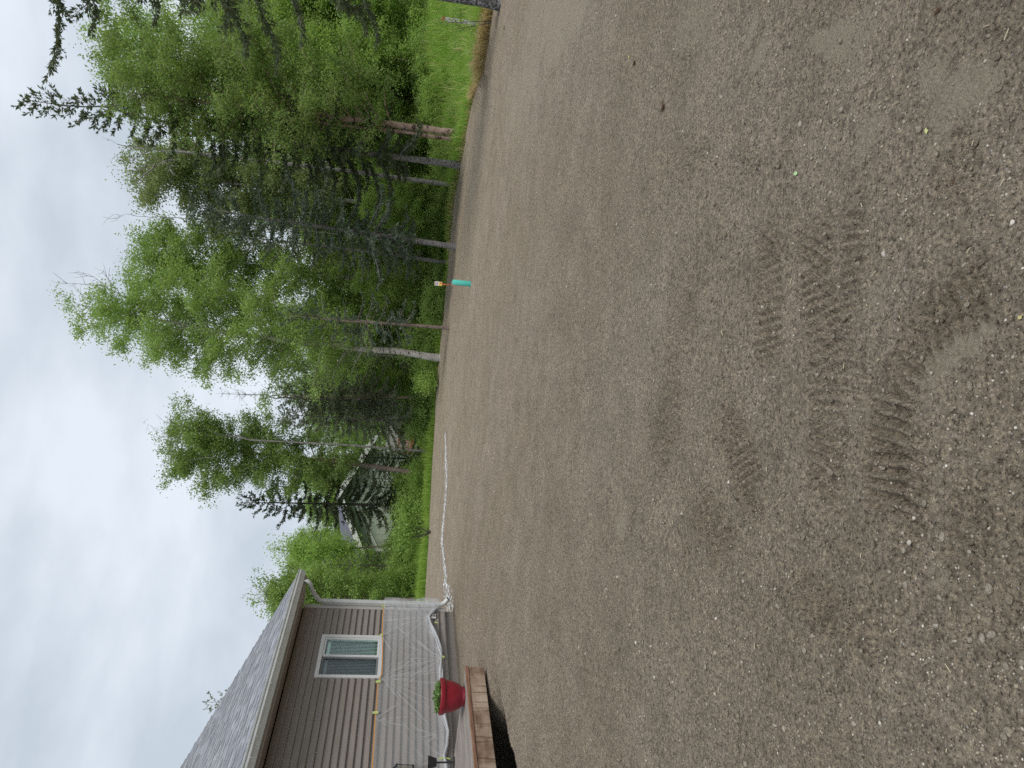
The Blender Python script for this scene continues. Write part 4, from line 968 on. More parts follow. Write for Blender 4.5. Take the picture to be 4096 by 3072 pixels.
# --- feature trees (picture coordinates x, y of the trunk from base to tip)
bfeature('birch_tree', 'tall birch with a thick pale white trunk standing at the gravel edge',
         [(1762, 1432), (1600, 1408), (1372, 1386), (1180, 1366), (840, 1322), (560, 1262), (300, 1215)], 26.5, .125, .19, oval(2.45, .42, .52), 101, BARK_WHITE, LEAF_BIRCH, nleaf=86000, leaf=.069, nbr=124, bare_top=.10, clump=.155, tri=True)
bfeature('birch_tree', 'birch with twin pinkish peeling stems at the gravel edge',
         [(1864, 535), (1740, 520), (1560, 497), (1400, 478), (1100, 440), (760, 400), (520, 372)], 22.8, .112, .24, oval(2.75, .40, .42), 102, BARK_PINK, LEAF_BIRCH, nleaf=84000, leaf=.070, nbr=116, clump=.15, tri=True, side=(.3, math.radians(10)))
P_ = path_pts([(1866, 556), (1740, 548), (1600, 524), (1460, 513), (1200, 480), (1000, 470)], 22.9)
tw = MB(); tw.tube(resample(P_, 14), .085 * (1 - np.linspace(0, .8, 14)), 8)
# second stem of the same birch
_bt = [o for o in C.objects if o.name == 'birch_tree.001'][0]
st2 = tw.build('second_stem', BARK_PINK, None, True); st2.parent = _bt; st2.location = [-c for c in _bt.location]
sfeature('spruce_tree', 'very tall dark spruce with thick grey trunk, its bent tip highest of all',
         [(1850, 662), (1618, 632), (1300, 590), (900, 528), (560, 470), (430, 425), (300, 428), (108, 400)], 23.4, .118, .15, 1.6, 103, BARK_GREY, NEEDLE, density=1.7, nb_per=12, tipb=.95, ragged=.55, minr=.24, needle=.11)
sfeature('spruce_tree', 'spruce with a mottled grey trunk beside the right of a thinner leaning trunk',
         [(1822, 988), (1588, 949), (1389, 921), (1045, 872), (760, 822)], 23.3, .095, .19, 1.5, 104, BARK_GREY, NEEDLE_BLUE, density=1.5, nb_per=13, ragged=.6, tipb=.5)
sfeature('spruce_tree', 'slim half bare spruce with pale lichen twigs just right of the small warning sign',
         [(1786, 1052), (1614, 1025), (1300, 985), (1000, 950), (880, 930)], 27.5, .075, .16, 1.1, 105, BARK_GREY, NEEDLE_LIGHT, density=1.1, nb_per=11, ragged=.7)
sfeature('spruce_tree', 'short bushy young spruce between the small warning sign and the white birch',
         [(1796, 1312), (1640, 1300), (1400, 1285), (1150, 1262)], 23.2, .055, .26, 1.05, 106, BARK_TAN, NEEDLE_BLUE, density=1.1, nb_per=13, ragged=.35, tipb=.7)
sfeature('spruce_tree', 'grey trunked spruce standing back in the grass right of centre',
         [(1776, 778), (1610, 752), (1300, 712), (1000, 672), (760, 640)], 31.5, .085, .22, 1.3, 107, BARK_GREY, NEEDLE, density=1.3, nb_per=11)
bfeature('birch_tree', 'pale crowned birch rising between the tallest spruce and the mottled spruce',
         [(1770, 860), (1500, 820), (1100, 760), (700, 700), (520, 668)], 29.5, .11, .32, oval(2.3, .5, .5), 108, BARK_WHITE, LEAF_GREY, tri=True, clump=.2, nleaf=62000, leaf=.085, nbr=70, bare_top=.10)
bfeature('birch_tree', 'open leafy birch filling the sky gap above the warning sign',
         [(1760, 1150), (1500, 1120), (1150, 1080), (800, 1040), (590, 1010)], 31, .11, .34, oval(2.7, .5, .45), 109, BARK_WHITE, LEAF_BIRCH, tri=True, clump=.2, nleaf=62000, leaf=.085, nbr=72)
bfeature('birch_tree', 'grey trunked birch with dead forked twigs above its crown, left of centre',
         [(1700, 1898), (1478, 1863), (1271, 1838), (1000, 1812), (760, 1770), (690, 1740)], 34, .125, .28, oval(2.6, .55, .40), 110, BARK_TAN, LEAF_BIRCH, tri=True, clump=.19, nleaf=62000, leaf=.085, nbr=80, bare_top=.06)
sfeature('spruce_tree', 'narrow dark spruce with drooping open branches in front of the sage green house',
         [(1682, 2023), (1450, 2018), (1100, 2011), (960, 2009)], 34.5, .085, .17, 1.75, 111, BARK_DARK, NEEDLE, density=1.7, nb_per=12, droop=.5, tipb=.75, ragged=.35, needle=.12)
sfeature('spruce_tree', 'dense spruce with a thin straight grey trunk beside the red railed deck',
         [(1738, 1692), (1461, 1677), (1250, 1665), (1130, 1660)], 29, .06, .26, 1.5, 112, BARK_GREY, NEEDLE_LIGHT, density=1.5, nb_per=17, droop=.5)
sfeature('spruce_tree', 'dense spruce with a thin pinkish trunk and a broken bare top',
         [(1749, 1592), (1600, 1590), (1300, 1590), (1130, 1590)], 29.5, .06, .34, 1.4, 113, BARK_PINK, NEEDLE_LIGHT, density=1.5, nb_per=17, droop=.5)
sfeature('spruce_tree', 'thin spruce behind the lot between the white birch and the pinkish trunk',
         [(1728, 1538), (1500, 1535), (1250, 1535), (1090, 1530)], 33, .055, .20, 1.35, 114, BARK_GREY, NEEDLE, density=1.0, nb_per=11)
sfeature('spruce_tree', 'small brownish spruce among lime green birches near the taupe house',
         [(1668, 2266), (1500, 2262), (1300, 2258)], 36, .06, .08, .95, 115, BARK_DARK, NEEDLE_LIGHT, density=.8, nb_per=10, ragged=.4)
bfeature('birch_tree', 'slender birch with bare twig tips between the sage house and taupe house',
         [(1690, 2180), (1450, 2190), (1200, 2215), (1090, 2190)], 39, .06, .42, oval(1.0, .5, .5), 116, BARK_TAN, LEAF_LIME, clump=.26, nleaf=9000, leaf=.095, nbr=50, bare_top=.15)
bfeature('birch_tree', 'leafy birch with a bare branching top right behind the gutter corner',
         [(1680, 2400), (1450, 2395), (1200, 2385), (1060, 2372)], 30, .09, .22, oval(1.75, .5, .45), 117, BARK_TAN, LEAF_BIRCH, nleaf=22000, leaf=.085, nbr=56, bare_top=.10)
bfeature('birch_tree', 'bright crowned birch on the far right behind the red topped stake',
         [(1720, 250), (1500, 205), (1200, 170), (1000, 150), (860, 150)], 30, .09, .06, oval(2.6, .45, .5), 118, BARK_TAN, LEAF_LIME, nleaf=34000, leaf=.07, nbr=76)
sfeature('spruce_tree', 'spruce whose thin tip shows above the bright far right birch',
         [(1730, 300), (1300, 220), (1000, 170), (815, 148)], 32, .08, .2, 1.1, 119, BARK_DARK, NEEDLE, density=1.0, nb_per=9)
sfeature('spruce_tree', 'spruce tip poking up behind the grey shingle roof',
         [(1500, 2790), (1100, 2800), (838, 2809)], 30, .08, .1, 1.0, 120, BARK_DARK, NEEDLE_LIGHT, density=1.2, nb_per=9)
# the overhanging spruce at the right-hand frame edge
sfeature('spruce_tree', 'near spruce with lichen covered trunk, branches hanging in at the right frame edge',
         [(2000, 12), (1745, -24), (1300, -92), (700, -150), (100, -190), (-250, -210)], 15.2, .13, .27, 2.15, 121, BARK_LICHEN, NEEDLE, density=2.2, nb_per=6, droop=.45, tipb=.30, ragged=1.0, needle=.085)

bfeature('birch_tree', 'high leafy birch crown just right of the tallest spruce tip',
         [(1715, 420), (1400, 360), (1000, 290), (700, 240), (450, 215)], 29.5, .12, .12, oval(3.1, .40, .42), 122, BARK_TAN, LEAF_BIRCH, nleaf=62000, leaf=.085, nbr=104, clump=.20, tri=True)
sfeature('spruce_tree', 'low dense dark spruce growing just left of the red railed deck',
         [(1668, 1835), (1540, 1832), (1395, 1830)], 36, .05, .04, .85, 123, BARK_DARK, NEEDLE, density=1.5, nb_per=18, tipb=.6)
# --- bare dead limbs rising above the crowns
def dead(label, roots, Y, r0, mt=DEADWOOD, twigs=10, seed=0):
    rng = np.random.default_rng(seed); o = None; mb = MB(); b = None
    for k, pts in enumerate(roots):
        P = [np.array(depth_pt(*pic(*p), Y)) for p in pts]
        if b is None: P[0][2] = min(P[0][2], P[0][2]); b = P[0].copy()
        Q = resample([p - b for p in P], 9); Q[1:-1] += rng.normal(0, .03, (7, 3))
        rr_ = r0 * (1.0 if k == 0 else .55); mb.tube(Q, rr_ * (1 - np.linspace(0, .75, 9)), 6)
        for _ in range(twigs):
            f = rng.integers(3, 9); d = (Q[-1] - Q[0]); d /= np.linalg.norm(d); d = d * .7 + rng.normal(0, .5, 3); d /= np.linalg.norm(d); l_ = rng.uniform(.15, .6)
            e = Q[f] + d * l_; mb.tube([Q[f], Q[f] + d * l_ * .5 + rng.normal(0, .03, 3), e], [.008, .006, .003], 3)
    return mb, b
def dead_tree(label, roots, Y, r0, **kw):
    # trunk runs down to the ground below the first root
    P0_ = depth_pt(*pic(*roots[0][0]), Y); g = float(height(P0_[0], P0_[1], False))
    mb, b = dead(label, roots, Y, r0, **kw); H_ = b[2] - g
    mb.tube([(0, 0, -H_), (.05, 0, -H_ * .5), (0, 0, 0)], [r0 * 1.7, r0 * 1.3, r0], 8)
    V_ = [v + np.array([0, 0, H_]) for v in mb.v]; mb.v = V_
    o = empty('dead_tree', (b[0], b[1], g)); tag(o, label, 'dead tree'); mb.build('trunk', DEADWOOD, o, True)
dead_tree('dead birch with a gnarled white forked top showing beside the tallest spruce',
          [[(760, 610), (640, 600), (540, 590), (470, 577)], [(600, 598), (560, 620), (520, 640)], [(700, 640), (640, 650), (600, 660), (540, 680)], [(620, 655), (580, 700), (545, 720), (560, 765)], [(700, 700), (670, 660), (650, 640)]], 27, .055, twigs=5, seed=1)
dead_tree('bare twiggy dead tree showing as a fan of thin twigs in the sky gap',
          [[(1150, 1580), (1050, 1578), (960, 1577), (890, 1575)]], 34, .03, twigs=46, seed=2)
dead_tree('dead pole with thin bare fork standing over the crown left of centre',
          [[(1000, 1760), (800, 1720), (700, 1700), (660, 1690)], [(760, 1720), (700, 1760), (690, 1790)], [(860, 1830), (760, 1840), (700, 1850), (640, 1845)], [(720, 1710), (690, 1690), (680, 1680)]], 33, .035, twigs=9, seed=3)
dead_tree('thin grey dead stick tree left of the tall spruces with forked tip',
          [[(700, 870), (540, 866), (500, 862), (455, 858)], [(490, 862), (465, 868), (455, 872)]], 29, .013, twigs=3, seed=4)
dead_tree('dead twigs spraying out over the white trunked birch crown',
          [[(520, 1200), (430, 1150), (330, 1130), (270, 1135)], [(430, 1150), (380, 1110), (300, 1080)], [(480, 1180), (420, 1090), (380, 1070)]], 26.8, .02, twigs=8, seed=5)
dead_tree('broken topped bare pole standing over the pinkish trunked spruce',
          [[(1200, 1592), (1100, 1592), (1043, 1592)]], 29.8, .05, twigs=0, seed=6)
dead_tree('leaning dead twig tree beside the gutter corner',
          [[(1250, 2400), (1120, 2385), (1030, 2375), (985, 2373)], [(1120, 2385), (1060, 2410), (1010, 2400)], [(1100, 2383), (1040, 2350), (1020, 2345)]], 30.2, .025, twigs=8, seed=7)

# --- background stand: shared meshes, individual trees
rb_ = np.random.default_rng(77)
birchM = [broadleaf([(0, 0, -.1), (rb_.normal(0, .15), rb_.normal(0, .15), 4), (rb_.normal(0, .4), rb_.normal(0, .4), 9.5)], .10, .14, oval(2.1, .5, .5), 300 + k, nleaf=30000, leaf=.092, nbr=60, tri=True, clump=.22) for k in range(4)]
lightM = [broadleaf([(0, 0, -.1), (rb_.normal(0, .1), rb_.normal(0, .1), 3), (rb_.normal(0, .4), rb_.normal(0, .4), 6.5)], .045, .10, oval(1.7, .5, .5), 320 + k, nleaf=24000, leaf=.085, nbr=56, tri=True, clump=.22) for k in range(3)]
sprM = [spruce([(0, 0, -.1), (0, 0, 5), (.1, 0, 9.5)], .10, .12, 1.5, 340 + k, density=.9, nb_per=8, tri=True, needle=.13) for k in range(3)]
bushM = [bush(1.1, 1.5, 360 + k, nleaf=7500, leaf=.085) for k in range(4)]
smallM = [bush(.7, .8, 370 + k, nleaf=3500, leaf=.065, lobes=5) for k in range(3)]
def gz_(x, y): return float(height(x, y, False))
def at_az(U, Y):
    d = ray(U, 1650); return CAM[0] + d[0] * Y / d[1], Y
zone = lambda U: 'left' if U < 1150 else ('mid' if U < 1900 else 'right')
LM = [(640, 'taupe house corner'), (760, 'small brownish spruce'), (870, 'sage house eave'), (960, 'sage house corner board'), (1050, 'narrow drooping spruce'), (1180, 'birch with dead forked twigs'),
      (1290, 'red railed deck'), (1385, 'thin straight grey trunk'), (1480, 'thin pinkish trunk'), (1560, 'thin middle spruce'), (1640, 'thick white birch trunk'), (1765, 'bushy young spruce'), (1860, 'empty verge near the marker'),
      (1945, 'teal marker'), (2020, 'half bare spruce'), (2095, 'mottled grey trunk'), (2200, 'pale crowned birch'), (2292, 'set back grey trunk'), (2400, 'thickest grey trunk'), (2540, 'twin stemmed birch'),
      (2640, 'left end of the bank'), (2740, 'middle of the bank'), (2850, 'right end of the bank'), (2960, 'red topped stake'), (3080, 'near lichened spruce')]
GRP = {'left': ' near the houses', 'mid': ' in the middle of the thicket', 'right': ' behind the grassy bank'}
used_l = set()
def place_label(desc, U, Y, lo, hi):
    """where a background plant stands, named by the landmark in front of it"""
    u0, nm = min(LM, key=lambda q: abs(q[0] - U)); row = 'close' if Y < lo else ('far' if Y > hi else 'further')
    sd_ = 'left of' if U < u0 - 12 else ('right of' if U > u0 + 12 else 'in line with')
    for l in ('%s %s behind and %s the %s' % (desc, row, sd_, nm), '%s, %s behind the %s' % (desc, row, nm), '%s partly hidden %s behind the %s' % (desc, row, nm), '%s in the depth %s the %s' % (desc, sd_, nm), '%s shaded by others %s the %s' % (desc, sd_, nm), '%s beside another one %s the %s' % (desc, sd_, nm)):
        if l not in used_l: used_l.add(l); return l
    return l
infill = []   # (kind, U, Y, height)
for U, Y, h in ((2960, 30, 9), (2860, 36, 9.5), (2720, 33, 9), (2600, 38, 10.5), (2480, 34, 9.5), (2330, 40, 10), (2220, 38, 9.5), (2080, 44, 8.2), (1960, 40, 6.4), (1860, 46, 6.8), (1750, 42, 8.8), (1620, 46, 9.5), (1520, 44, 6.5), (1450, 50, 9), (1330, 62, 9), (1200, 64, 8.5), (690, 52, 8), (640, 48, 8.8), (3060, 34, 8), (2680, 31, 8.5)): infill.append(('b', U, Y, h))
for U, Y, h in ((2990, 28, 6.0), (2900, 29, 7.0), (2830, 27, 5.2), (2760, 30, 7.4), (2680, 29, 6.0), (2620, 31, 5.6), (2570, 28, 4.2), (2500, 31, 5.0), (2940, 33, 8.4), (2800, 34, 8.6), (2380, 30, 5.0), (2310, 28.5, 3.4), (2250, 31, 5.6), (2190, 28, 3.6), (2130, 30, 5.2), (2060, 33, 6.2), (2010, 31, 4.6), (1960, 34, 5.4), (1930, 29, 3.6), (1850, 31, 4.8), (1800, 34, 5.8), (1700, 33, 4.0), (1590, 34, 4.2), (1540, 31, 3.4), (720, 37, 5.2), (660, 41, 6.6), (690, 33, 4.4), (740, 41, 5.4), (600, 36, 5.8), (830, 68, 9.5), (900, 72, 10), (985, 70, 9.2), (1150, 72, 10), (800, 50, 5.6), (1420, 52, 7.5), (1510, 50, 7.2), (1450, 38, 3.0), (3080, 27, 5.5)): infill.append(('l', U, Y, h))
for U, Y, h in ((2560, 36, 9.5), (2300, 37, 8.6), (2180, 34, 8.5), (1810, 38, 7.2), (1690, 38, 8.6), (1560, 38, 8.0), (1420, 36, 6.4), (1150, 41, 5.0), (1490, 33, 5.6), (1400, 34, 6.4), (1195, 37, 5.8), (1115, 38, 4.4), (1560, 35, 7.0), (1640, 31, 5.4)): infill.append(('s', U, Y, h))
cnt = 0
for kd, U, Y, h in infill:
    x, y = at_az(U, Y); z_ = zone(U); rz_ = rb_.uniform(0, 6.28); cnt += 1
    if kd == 'b': s = h / 9.5; put('birch_tree', birchM[cnt % 4], (BARK_WHITE, (LEAF_BIRCH, LEAF_GREY, LEAF_ALDER, LEAF_BIRCH)[cnt % 4]), (x, y, gz_(x, y)), place_label(('tall green birch', 'tall pale birch', 'tall dark green birch', 'tall leafy birch')[cnt % 4], U, Y, 36, 44), 'tree', 'background birches' + GRP[z_], rz_, (s, s, s))
    elif kd == 'l': s = h / 6.5; put('young_birch', lightM[cnt % 3], (BARK_TAN, LEAF_LIME if z_ != 'mid' else LEAF_ALDER), (x, y, gz_(x, y)), place_label('lime young birch' if z_ != 'mid' else 'green young birch', U, Y, 30, 35), 'tree', 'young birches' + GRP[z_], rz_, (s * 1.15, s * 1.15, s))
    else: s = h / 9.5; put('spruce_tree', sprM[cnt % 3], (BARK_GREY, (NEEDLE, NEEDLE_BLUE, NEEDLE_LIGHT)[cnt % 3]), (x, y, gz_(x, y)), place_label('dark narrow spruce', U, Y, 32, 37), 'tree', 'background spruces' + GRP[z_], rz_, (s, s, s))
# understorey shrubs
k = 0
for U in np.arange(640, 3080, 54):
    for Y in ((33, 38) if U < 1250 else ((30.5, 37) if U < 2300 else (29, 34))):
        U_ = U + rb_.uniform(-25, 25); Y_ = Y + rb_.uniform(-2.0, 2.5)
        if 1205 < U_ < 1375 and Y_ < 44: continue
        x, y = at_az(U_, Y_); z_ = zone(U_); s = rb_.uniform(.55, 1.1) * (1.1 if U < 1250 else 1.1); k += 1
        put('shrub', bushM[k % 4], (BARK_DARK, (LEAF_ALDER, LEAF_LIME, LEAF_BIRCH)[k % 3]), (x, y, gz_(x, y)), place_label(('dark green', 'lime', 'mid green')[k % 3] + ' shrub', U_, Y_, 33, 35.5), 'shrub', 'shrubs' + GRP[z_], rb_.uniform(0, 6.28), (s, s, s * rb_.uniform(.7, 1.15)), parts=('stems', 'foliage'))
for q in range(20):
    U_ = rb_.uniform(2380, 3040); d_ = rb_.uniform(.8, 8); t_ = math.atan2(ray(U_, 1900)[0], ray(U_, 1900)[1]); r_ = float(edge_r(t_)) + d_; x, y = r_ * math.sin(t_), r_ * math.cos(t_); s = rb_.uniform(.3, .6)
    put('weed', smallM[q % 3], (BARK_DARK, (LEAF_ALDER, LEAF_BIRCH)[q % 2]), (x, y, gz_(x, y)), place_label(('dark leafy weed', 'green leafy weed')[q % 2], U_, y, 18, 22), 'weed', 'weeds in the bright bank', rb_.uniform(0, 6.28), (s, s, s * 1.4), parts=('stems', 'foliage'))
for q in range(30):
    U_ = rb_.uniform(2350, 3060) if q < 14 else rb_.uniform(1480, 2500); Y_ = rb_.uniform(25.5, 28.5) if q < 14 else rb_.uniform(26.5, 30); x, y = at_az(U_, Y_); s = rb_.uniform(.45, .9)
    put('shrub', bushM[q % 4], (BARK_DARK, (LEAF_LIME, LEAF_BIRCH)[q % 2]), (x, y, gz_(x, y)), place_label(('low lime', 'low green')[q % 2] + ' shrub', U_, Y_, 33, 35.5), 'shrub', 'shrubs behind the grassy bank' if q < 14 else 'low shrubs along the far verge', rb_.uniform(0, 6.28), (s, s, s * (1 if q < 14 else .8)), parts=('stems', 'foliage'))
# distant wood closing the gaps
wd_ = np.random.default_rng(55); cen = []
for k in range(170):
    U = wd_.uniform(-300, 3700); Y = wd_.uniform(66, 100); x, y = at_az(U, Y); h = wd_.uniform(5.5, 9); g = gz_(x, y)
    n = 620; q = wd_.random(n); r = 2.6 * np.sqrt(np.clip(q + .15, 0, 1)) * np.sqrt(np.clip(1.02 - q, 0, 1)); a = wd_.uniform(0, 6.28, n); rr2 = r * np.sqrt(wd_.random(n))
    cen.append(np.stack([x + rr2 * np.cos(a), y + rr2 * np.sin(a), g + q * h], -1))
cen = np.vstack(cen)
dw = link('distant_woods', leaf_mesh('distant_woods', cen, .30, wd_, True), LEAF_LIME); tag(dw, 'distant hazy green wood closing the view behind the thicket', 'woods', kind='stuff')

# ================================================================== GRASS
rg = np.random.default_rng(21)
def blades(name, n, umin, umax, d0, d1, h0, h1, wd, mt, label, cat, dexp=1.0, lean=.35, rmin=0):
    U = rg.uniform(umin, umax, n); th_ = np.array([math.atan2(ray(u, 1900)[0], ray(u, 1900)[1]) for u in np.linspace(umin, umax, 60)]); t = np.interp(U, np.linspace(umin, umax, 60), th_)
    d = d0 + (d1 - d0) * rg.random(n) ** dexp; r = edge_r(t) + d; x = r * np.sin(t); y = r * np.cos(t)
    r += 0; cl = vnoise(x * .9, y * .9, 91) + .5 + .5 * vnoise(x * 3, y * 3, 92); z = height(x, y, False)
    hh = rg.uniform(h0, h1, n) * (.55 + .8 * np.clip(cl, 0, 1)); a = rg.uniform(0, 6.28, n); w2 = wd * rg.uniform(.7, 1.3, n) * (1 + r * .01)
    le = hh * lean * rg.uniform(.2, 1.6, n); la = rg.uniform(0, 6.28, n)
    B = np.stack([x, y, z - .02], -1); sx2 = np.stack([np.cos(a) * w2, np.sin(a) * w2, 0 * a], -1)
    m_ = B + np.stack([np.cos(la) * le * .3, np.sin(la) * le * .3, hh * .62], -1); e = B + np.stack([np.cos(la) * le, np.sin(la) * le, hh * (1 - .3 * le / hh)], -1)
    V_ = np.stack([B - sx2 * .7, B + sx2 * .7, m_ + sx2 * .6, m_ - sx2 * .6, e], 1).reshape(-1, 3)
    o_ = np.arange(n) * 5; Fq = np.stack([o_, o_ + 1, o_ + 2, o_ + 3], -1); Ft = np.stack([o_ + 3, o_ + 2, o_ + 4], -1)
    F3 = np.vstack([Fq[:, [0, 1, 2]], Fq[:, [0, 2, 3]], Ft])
    o = link(name, np_mesh(name, V_, F3), mt); tag(o, label, cat, kind='stuff'); return o
blades('tall_grass', 56000, 2330, 3350, .1, 12, .16, .68, .009, GRASS_M, 'tall bright green grass on the bank at the right edge of the lot', 'grass', 1.2)
blades('verge_grass', 40000, 560, 2400, .1, 15, .14, .42, .013, GRASS_D, 'green verge grass along the far side of the gravel lot', 'grass', 1.4)
blades('dry_grass', 13000, 2680, 3350, -.35, 1.7, .14, .50, .009, STRAW_M, 'dry straw coloured grass fringing the gravel at the right', 'dry grass', 1.3, 1.0)
blades('dead_stalks', 1200, 2000, 2700, -.1, .5, .12, .4, .008, STRAW_M, 'sparse dry stalks at the foot of the grey trunks', 'dry grass', 1.0, .9)

blades('seed_stalks', 1300, 2350, 3350, .1, 9, .55, .95, .005, STRAW_M, 'thin pale seed stalks rising out of the bright bank grass', 'grass stalks', 1.0, .5)
# ================================================================== NEIGHBOUR HOUSE (sage green, behind the trees)
YH = 54.0
apex = depth_pt(1083, 1347, YH); le = depth_pt(856, 1455, YH); re_ = depth_pt(1372, 1492, YH)
nh = empty('house', (apex[0], apex[1], 0), math.radians(30)); tag(nh, 'sage green house with white rake boards and grey shingle gable roof behind the trees', 'house')
SAGE = noisy('sage_panels', [(.3, (.30, .34, .27)), (.7, (.35, .39, .31))], 1.2, .8, .2); WTR = mat('white_trim', (.66, .66, .62), .6)
RSH = noisy('grey_roof_shingles', [(.3, (.10, .10, .125)), (.7, (.16, .16, .19))], 3, .9, .1, 5, (3, 1, 1))
aw, ah, eh = 4.9, apex[2], apex[2] - 2.35; dl = 12.0; fw_ = 3.9
bx_ = MB(); bx_.box(-fw_, fw_, 0, dl, -.5, eh + .1); bx_.build('wall', SAGE, nh)
mb = MB(); pk = ah - .18 ; mb.add([(-fw_, -.001, eh + .1), (fw_, -.001, eh + .1), (.1, -.001, pk - .12), (-.1, -.001, pk - .12)], [(0, 1, 2, 3)]); mb.build('gable', SAGE, nh)
for sx_ in (-1, 1):
    mb = MB(); slp = 2.35 / aw
    v = [(0, -.8, ah), (sx_ * aw, -.8, eh), (sx_ * aw, dl + .8, eh), (0, dl + .8, ah)]; v += [(p[0], p[1], p[2] - .14) for p in v]; mb.add(v, [(0, 1, 2, 3), (4, 7, 6, 5), (0, 4, 5, 1), (1, 5, 6, 2), (2, 6, 7, 3)]); mb.build('roof_slope', RSH, nh)
    mb = MB(); v = [(0, -.84, ah + .03), (sx_ * (aw + .05), -.84, eh + .02), (sx_ * (aw + .05), -.84, eh - .40), (0, -.84, ah - .40)]; v += [(p[0], p[1] + .05 - .01, p[2]) for p in v]; mb.add(v, [(0, 1, 2, 3), (4, 7, 6, 5), (0, 4, 5, 1), (1, 5, 6, 2), (2, 6, 7, 3)]); mb.build('rake_board', WTR, nh)
    mb = MB(); v = [(0, -.06, ah - 1.05), (sx_ * (fw_ - .1), -.06, eh - .62), (sx_ * (fw_ - .1), -.06, eh - .88), (0, -.06, ah - 1.31)]; v = [(x, y, z - (0 if x == 0 else .2)) for x, y, z in v]; v += [(p[0], p[1] + .04, p[2]) for p in v]; mb.add(v, [(0, 1, 2, 3), (4, 7, 6, 5), (0, 4, 5, 1), (1, 5, 6, 2), (2, 6, 7, 3)]); mb.build('frieze_board', WTR, nh)
    box('corner_board', sx_ * fw_ - .09, sx_ * fw_ + .09, -.05, .12, -.4, eh - .3, WTR, nh)
for k in range(12):
    x_ = -fw_ + .6 + k * .6; box('batten', x_ - .02, x_ + .02, -.030, -.004, -.4, eh, SAGE, nh)
for k in range(11): box('lap_board', -fw_ - .03, -fw_ + .0, .15, dl, .1 + k * .24, .32 + k * .24, SAGE, nh)
# red railed deck beside it
YD = 44.0
dk_ = depth_pt(1262, 1641, YD); dk2 = depth_pt(1345, 1641, YD); gx = gz_(dk_[0], dk_[1])
rd = empty('porch_deck', (dk_[0], YD, 0), 0.0); tag(rd, 'raised neighbour deck with red brown railing and pale skirt seen through the trees', 'deck')
REDW = mat('red_stained_rail', (.27, .05, .03), .7); wdx = dk2[0] - dk_[0]; zt_ = dk_[2]
box('deck_rim', -.1, wdx + .6, 0, 2.6, zt_ - .16, zt_, REDW, rd); box('skirt', -.08, wdx + .58, .06, 2.5, gx - .3, zt_ - .17, mat('pale_skirt', (.42, .42, .38), .7), rd)
box('top_rail', -.08, wdx + .58, .0, .09, zt_ + .72, zt_ + .80, REDW, rd); box('bottom_rail', -.08, wdx + .58, .02, .07, zt_ + .10, zt_ + .15, REDW, rd)
for k in range(12): box('baluster', -.06 + k * .155, -.02 + k * .155, .025, .065, zt_ + .15, zt_ + .72, REDW, rd)
for k in (0, 1): box('post', -.10 + k * (wdx + .6), .0 + k * (wdx + .6), -.01, .10, zt_, zt_ + .84, REDW, rd)
box('back_wall', -.1, wdx + .6, 2.62, 2.75, gx - .3, zt_ + 1.6, mat('pale_siding', (.34, .35, .31), .7), rd)
ck = empty('deck_chair', (dk_[0] + wdx * .75, YD + .9, zt_)); tag(ck, 'small blue folding chair on the red railed deck', 'chair'); BLU = mat('blue_canvas', (.08, .17, .42), .7)
mb = MB(); mb.add([(-.22, -.2, .42), (.22, -.2, .42), (.22, .2, .38), (-.22, .2, .38)], [(0, 1, 2, 3)]); mb.build('seat', BLU, ck); mb = MB(); mb.add([(-.22, .2, .4), (.22, .2, .4), (.22, .34, .85), (-.22, .34, .85)], [(0, 1, 2, 3)]); mb.build('backrest', BLU, ck)
for sx_ in (-1, 1):
    for a_, b_ in (((-.2), .25), (.25, -.2)): mb = MB(); mb.tube([(sx_ * .22, a_, 0), (sx_ * .22, b_, .62)], .012, 5); mb.build('leg', BLK, ck)

# ================================================================== SMALL THINGS
# red topped stake and saplings in the right-hand grass
sp = depth_pt(*pic(1850, 84), 16.6); g = gz_(sp[0], sp[1])
sk = empty('survey_stake', (sp[0], sp[1], g)); tag(sk, 'weathered white stake with a red painted top in the tall grass', 'stake')
tp_ = depth_pt(*pic(1762, 74), 16.6); h_ = tp_[2] - g; lx = tp_[0] - sp[0]
WW = noisy('weathered_white_wood', [(.35, (.30, .30, .28)), (.65, (.62, .61, .57))], 9, .8, .2, 5, (1, 1, 3))
def slab(name, z0, z1, mt, par):
    x0 = lx * z0 / h_; x1 = lx * z1 / h_; w_ = .042
    v = [(x0 - w_, -.02, z0), (x0 + w_, -.02, z0), (x0 + w_, .02, z0), (x0 - w_, .02, z0), (x1 - w_, -.02, z1), (x1 + w_, -.02, z1), (x1 + w_, .02, z1), (x1 - w_, .02, z1)]
    me = bpy.data.meshes.new(name); me.from_pydata(v, [], BOXF); me.update(); link(name, me, mt, par)
slab('post', -.1, h_ - .10, WW, sk); slab('red_top', h_ - .10, h_, mat('red_paint', (.45, .06, .05), .6), sk)
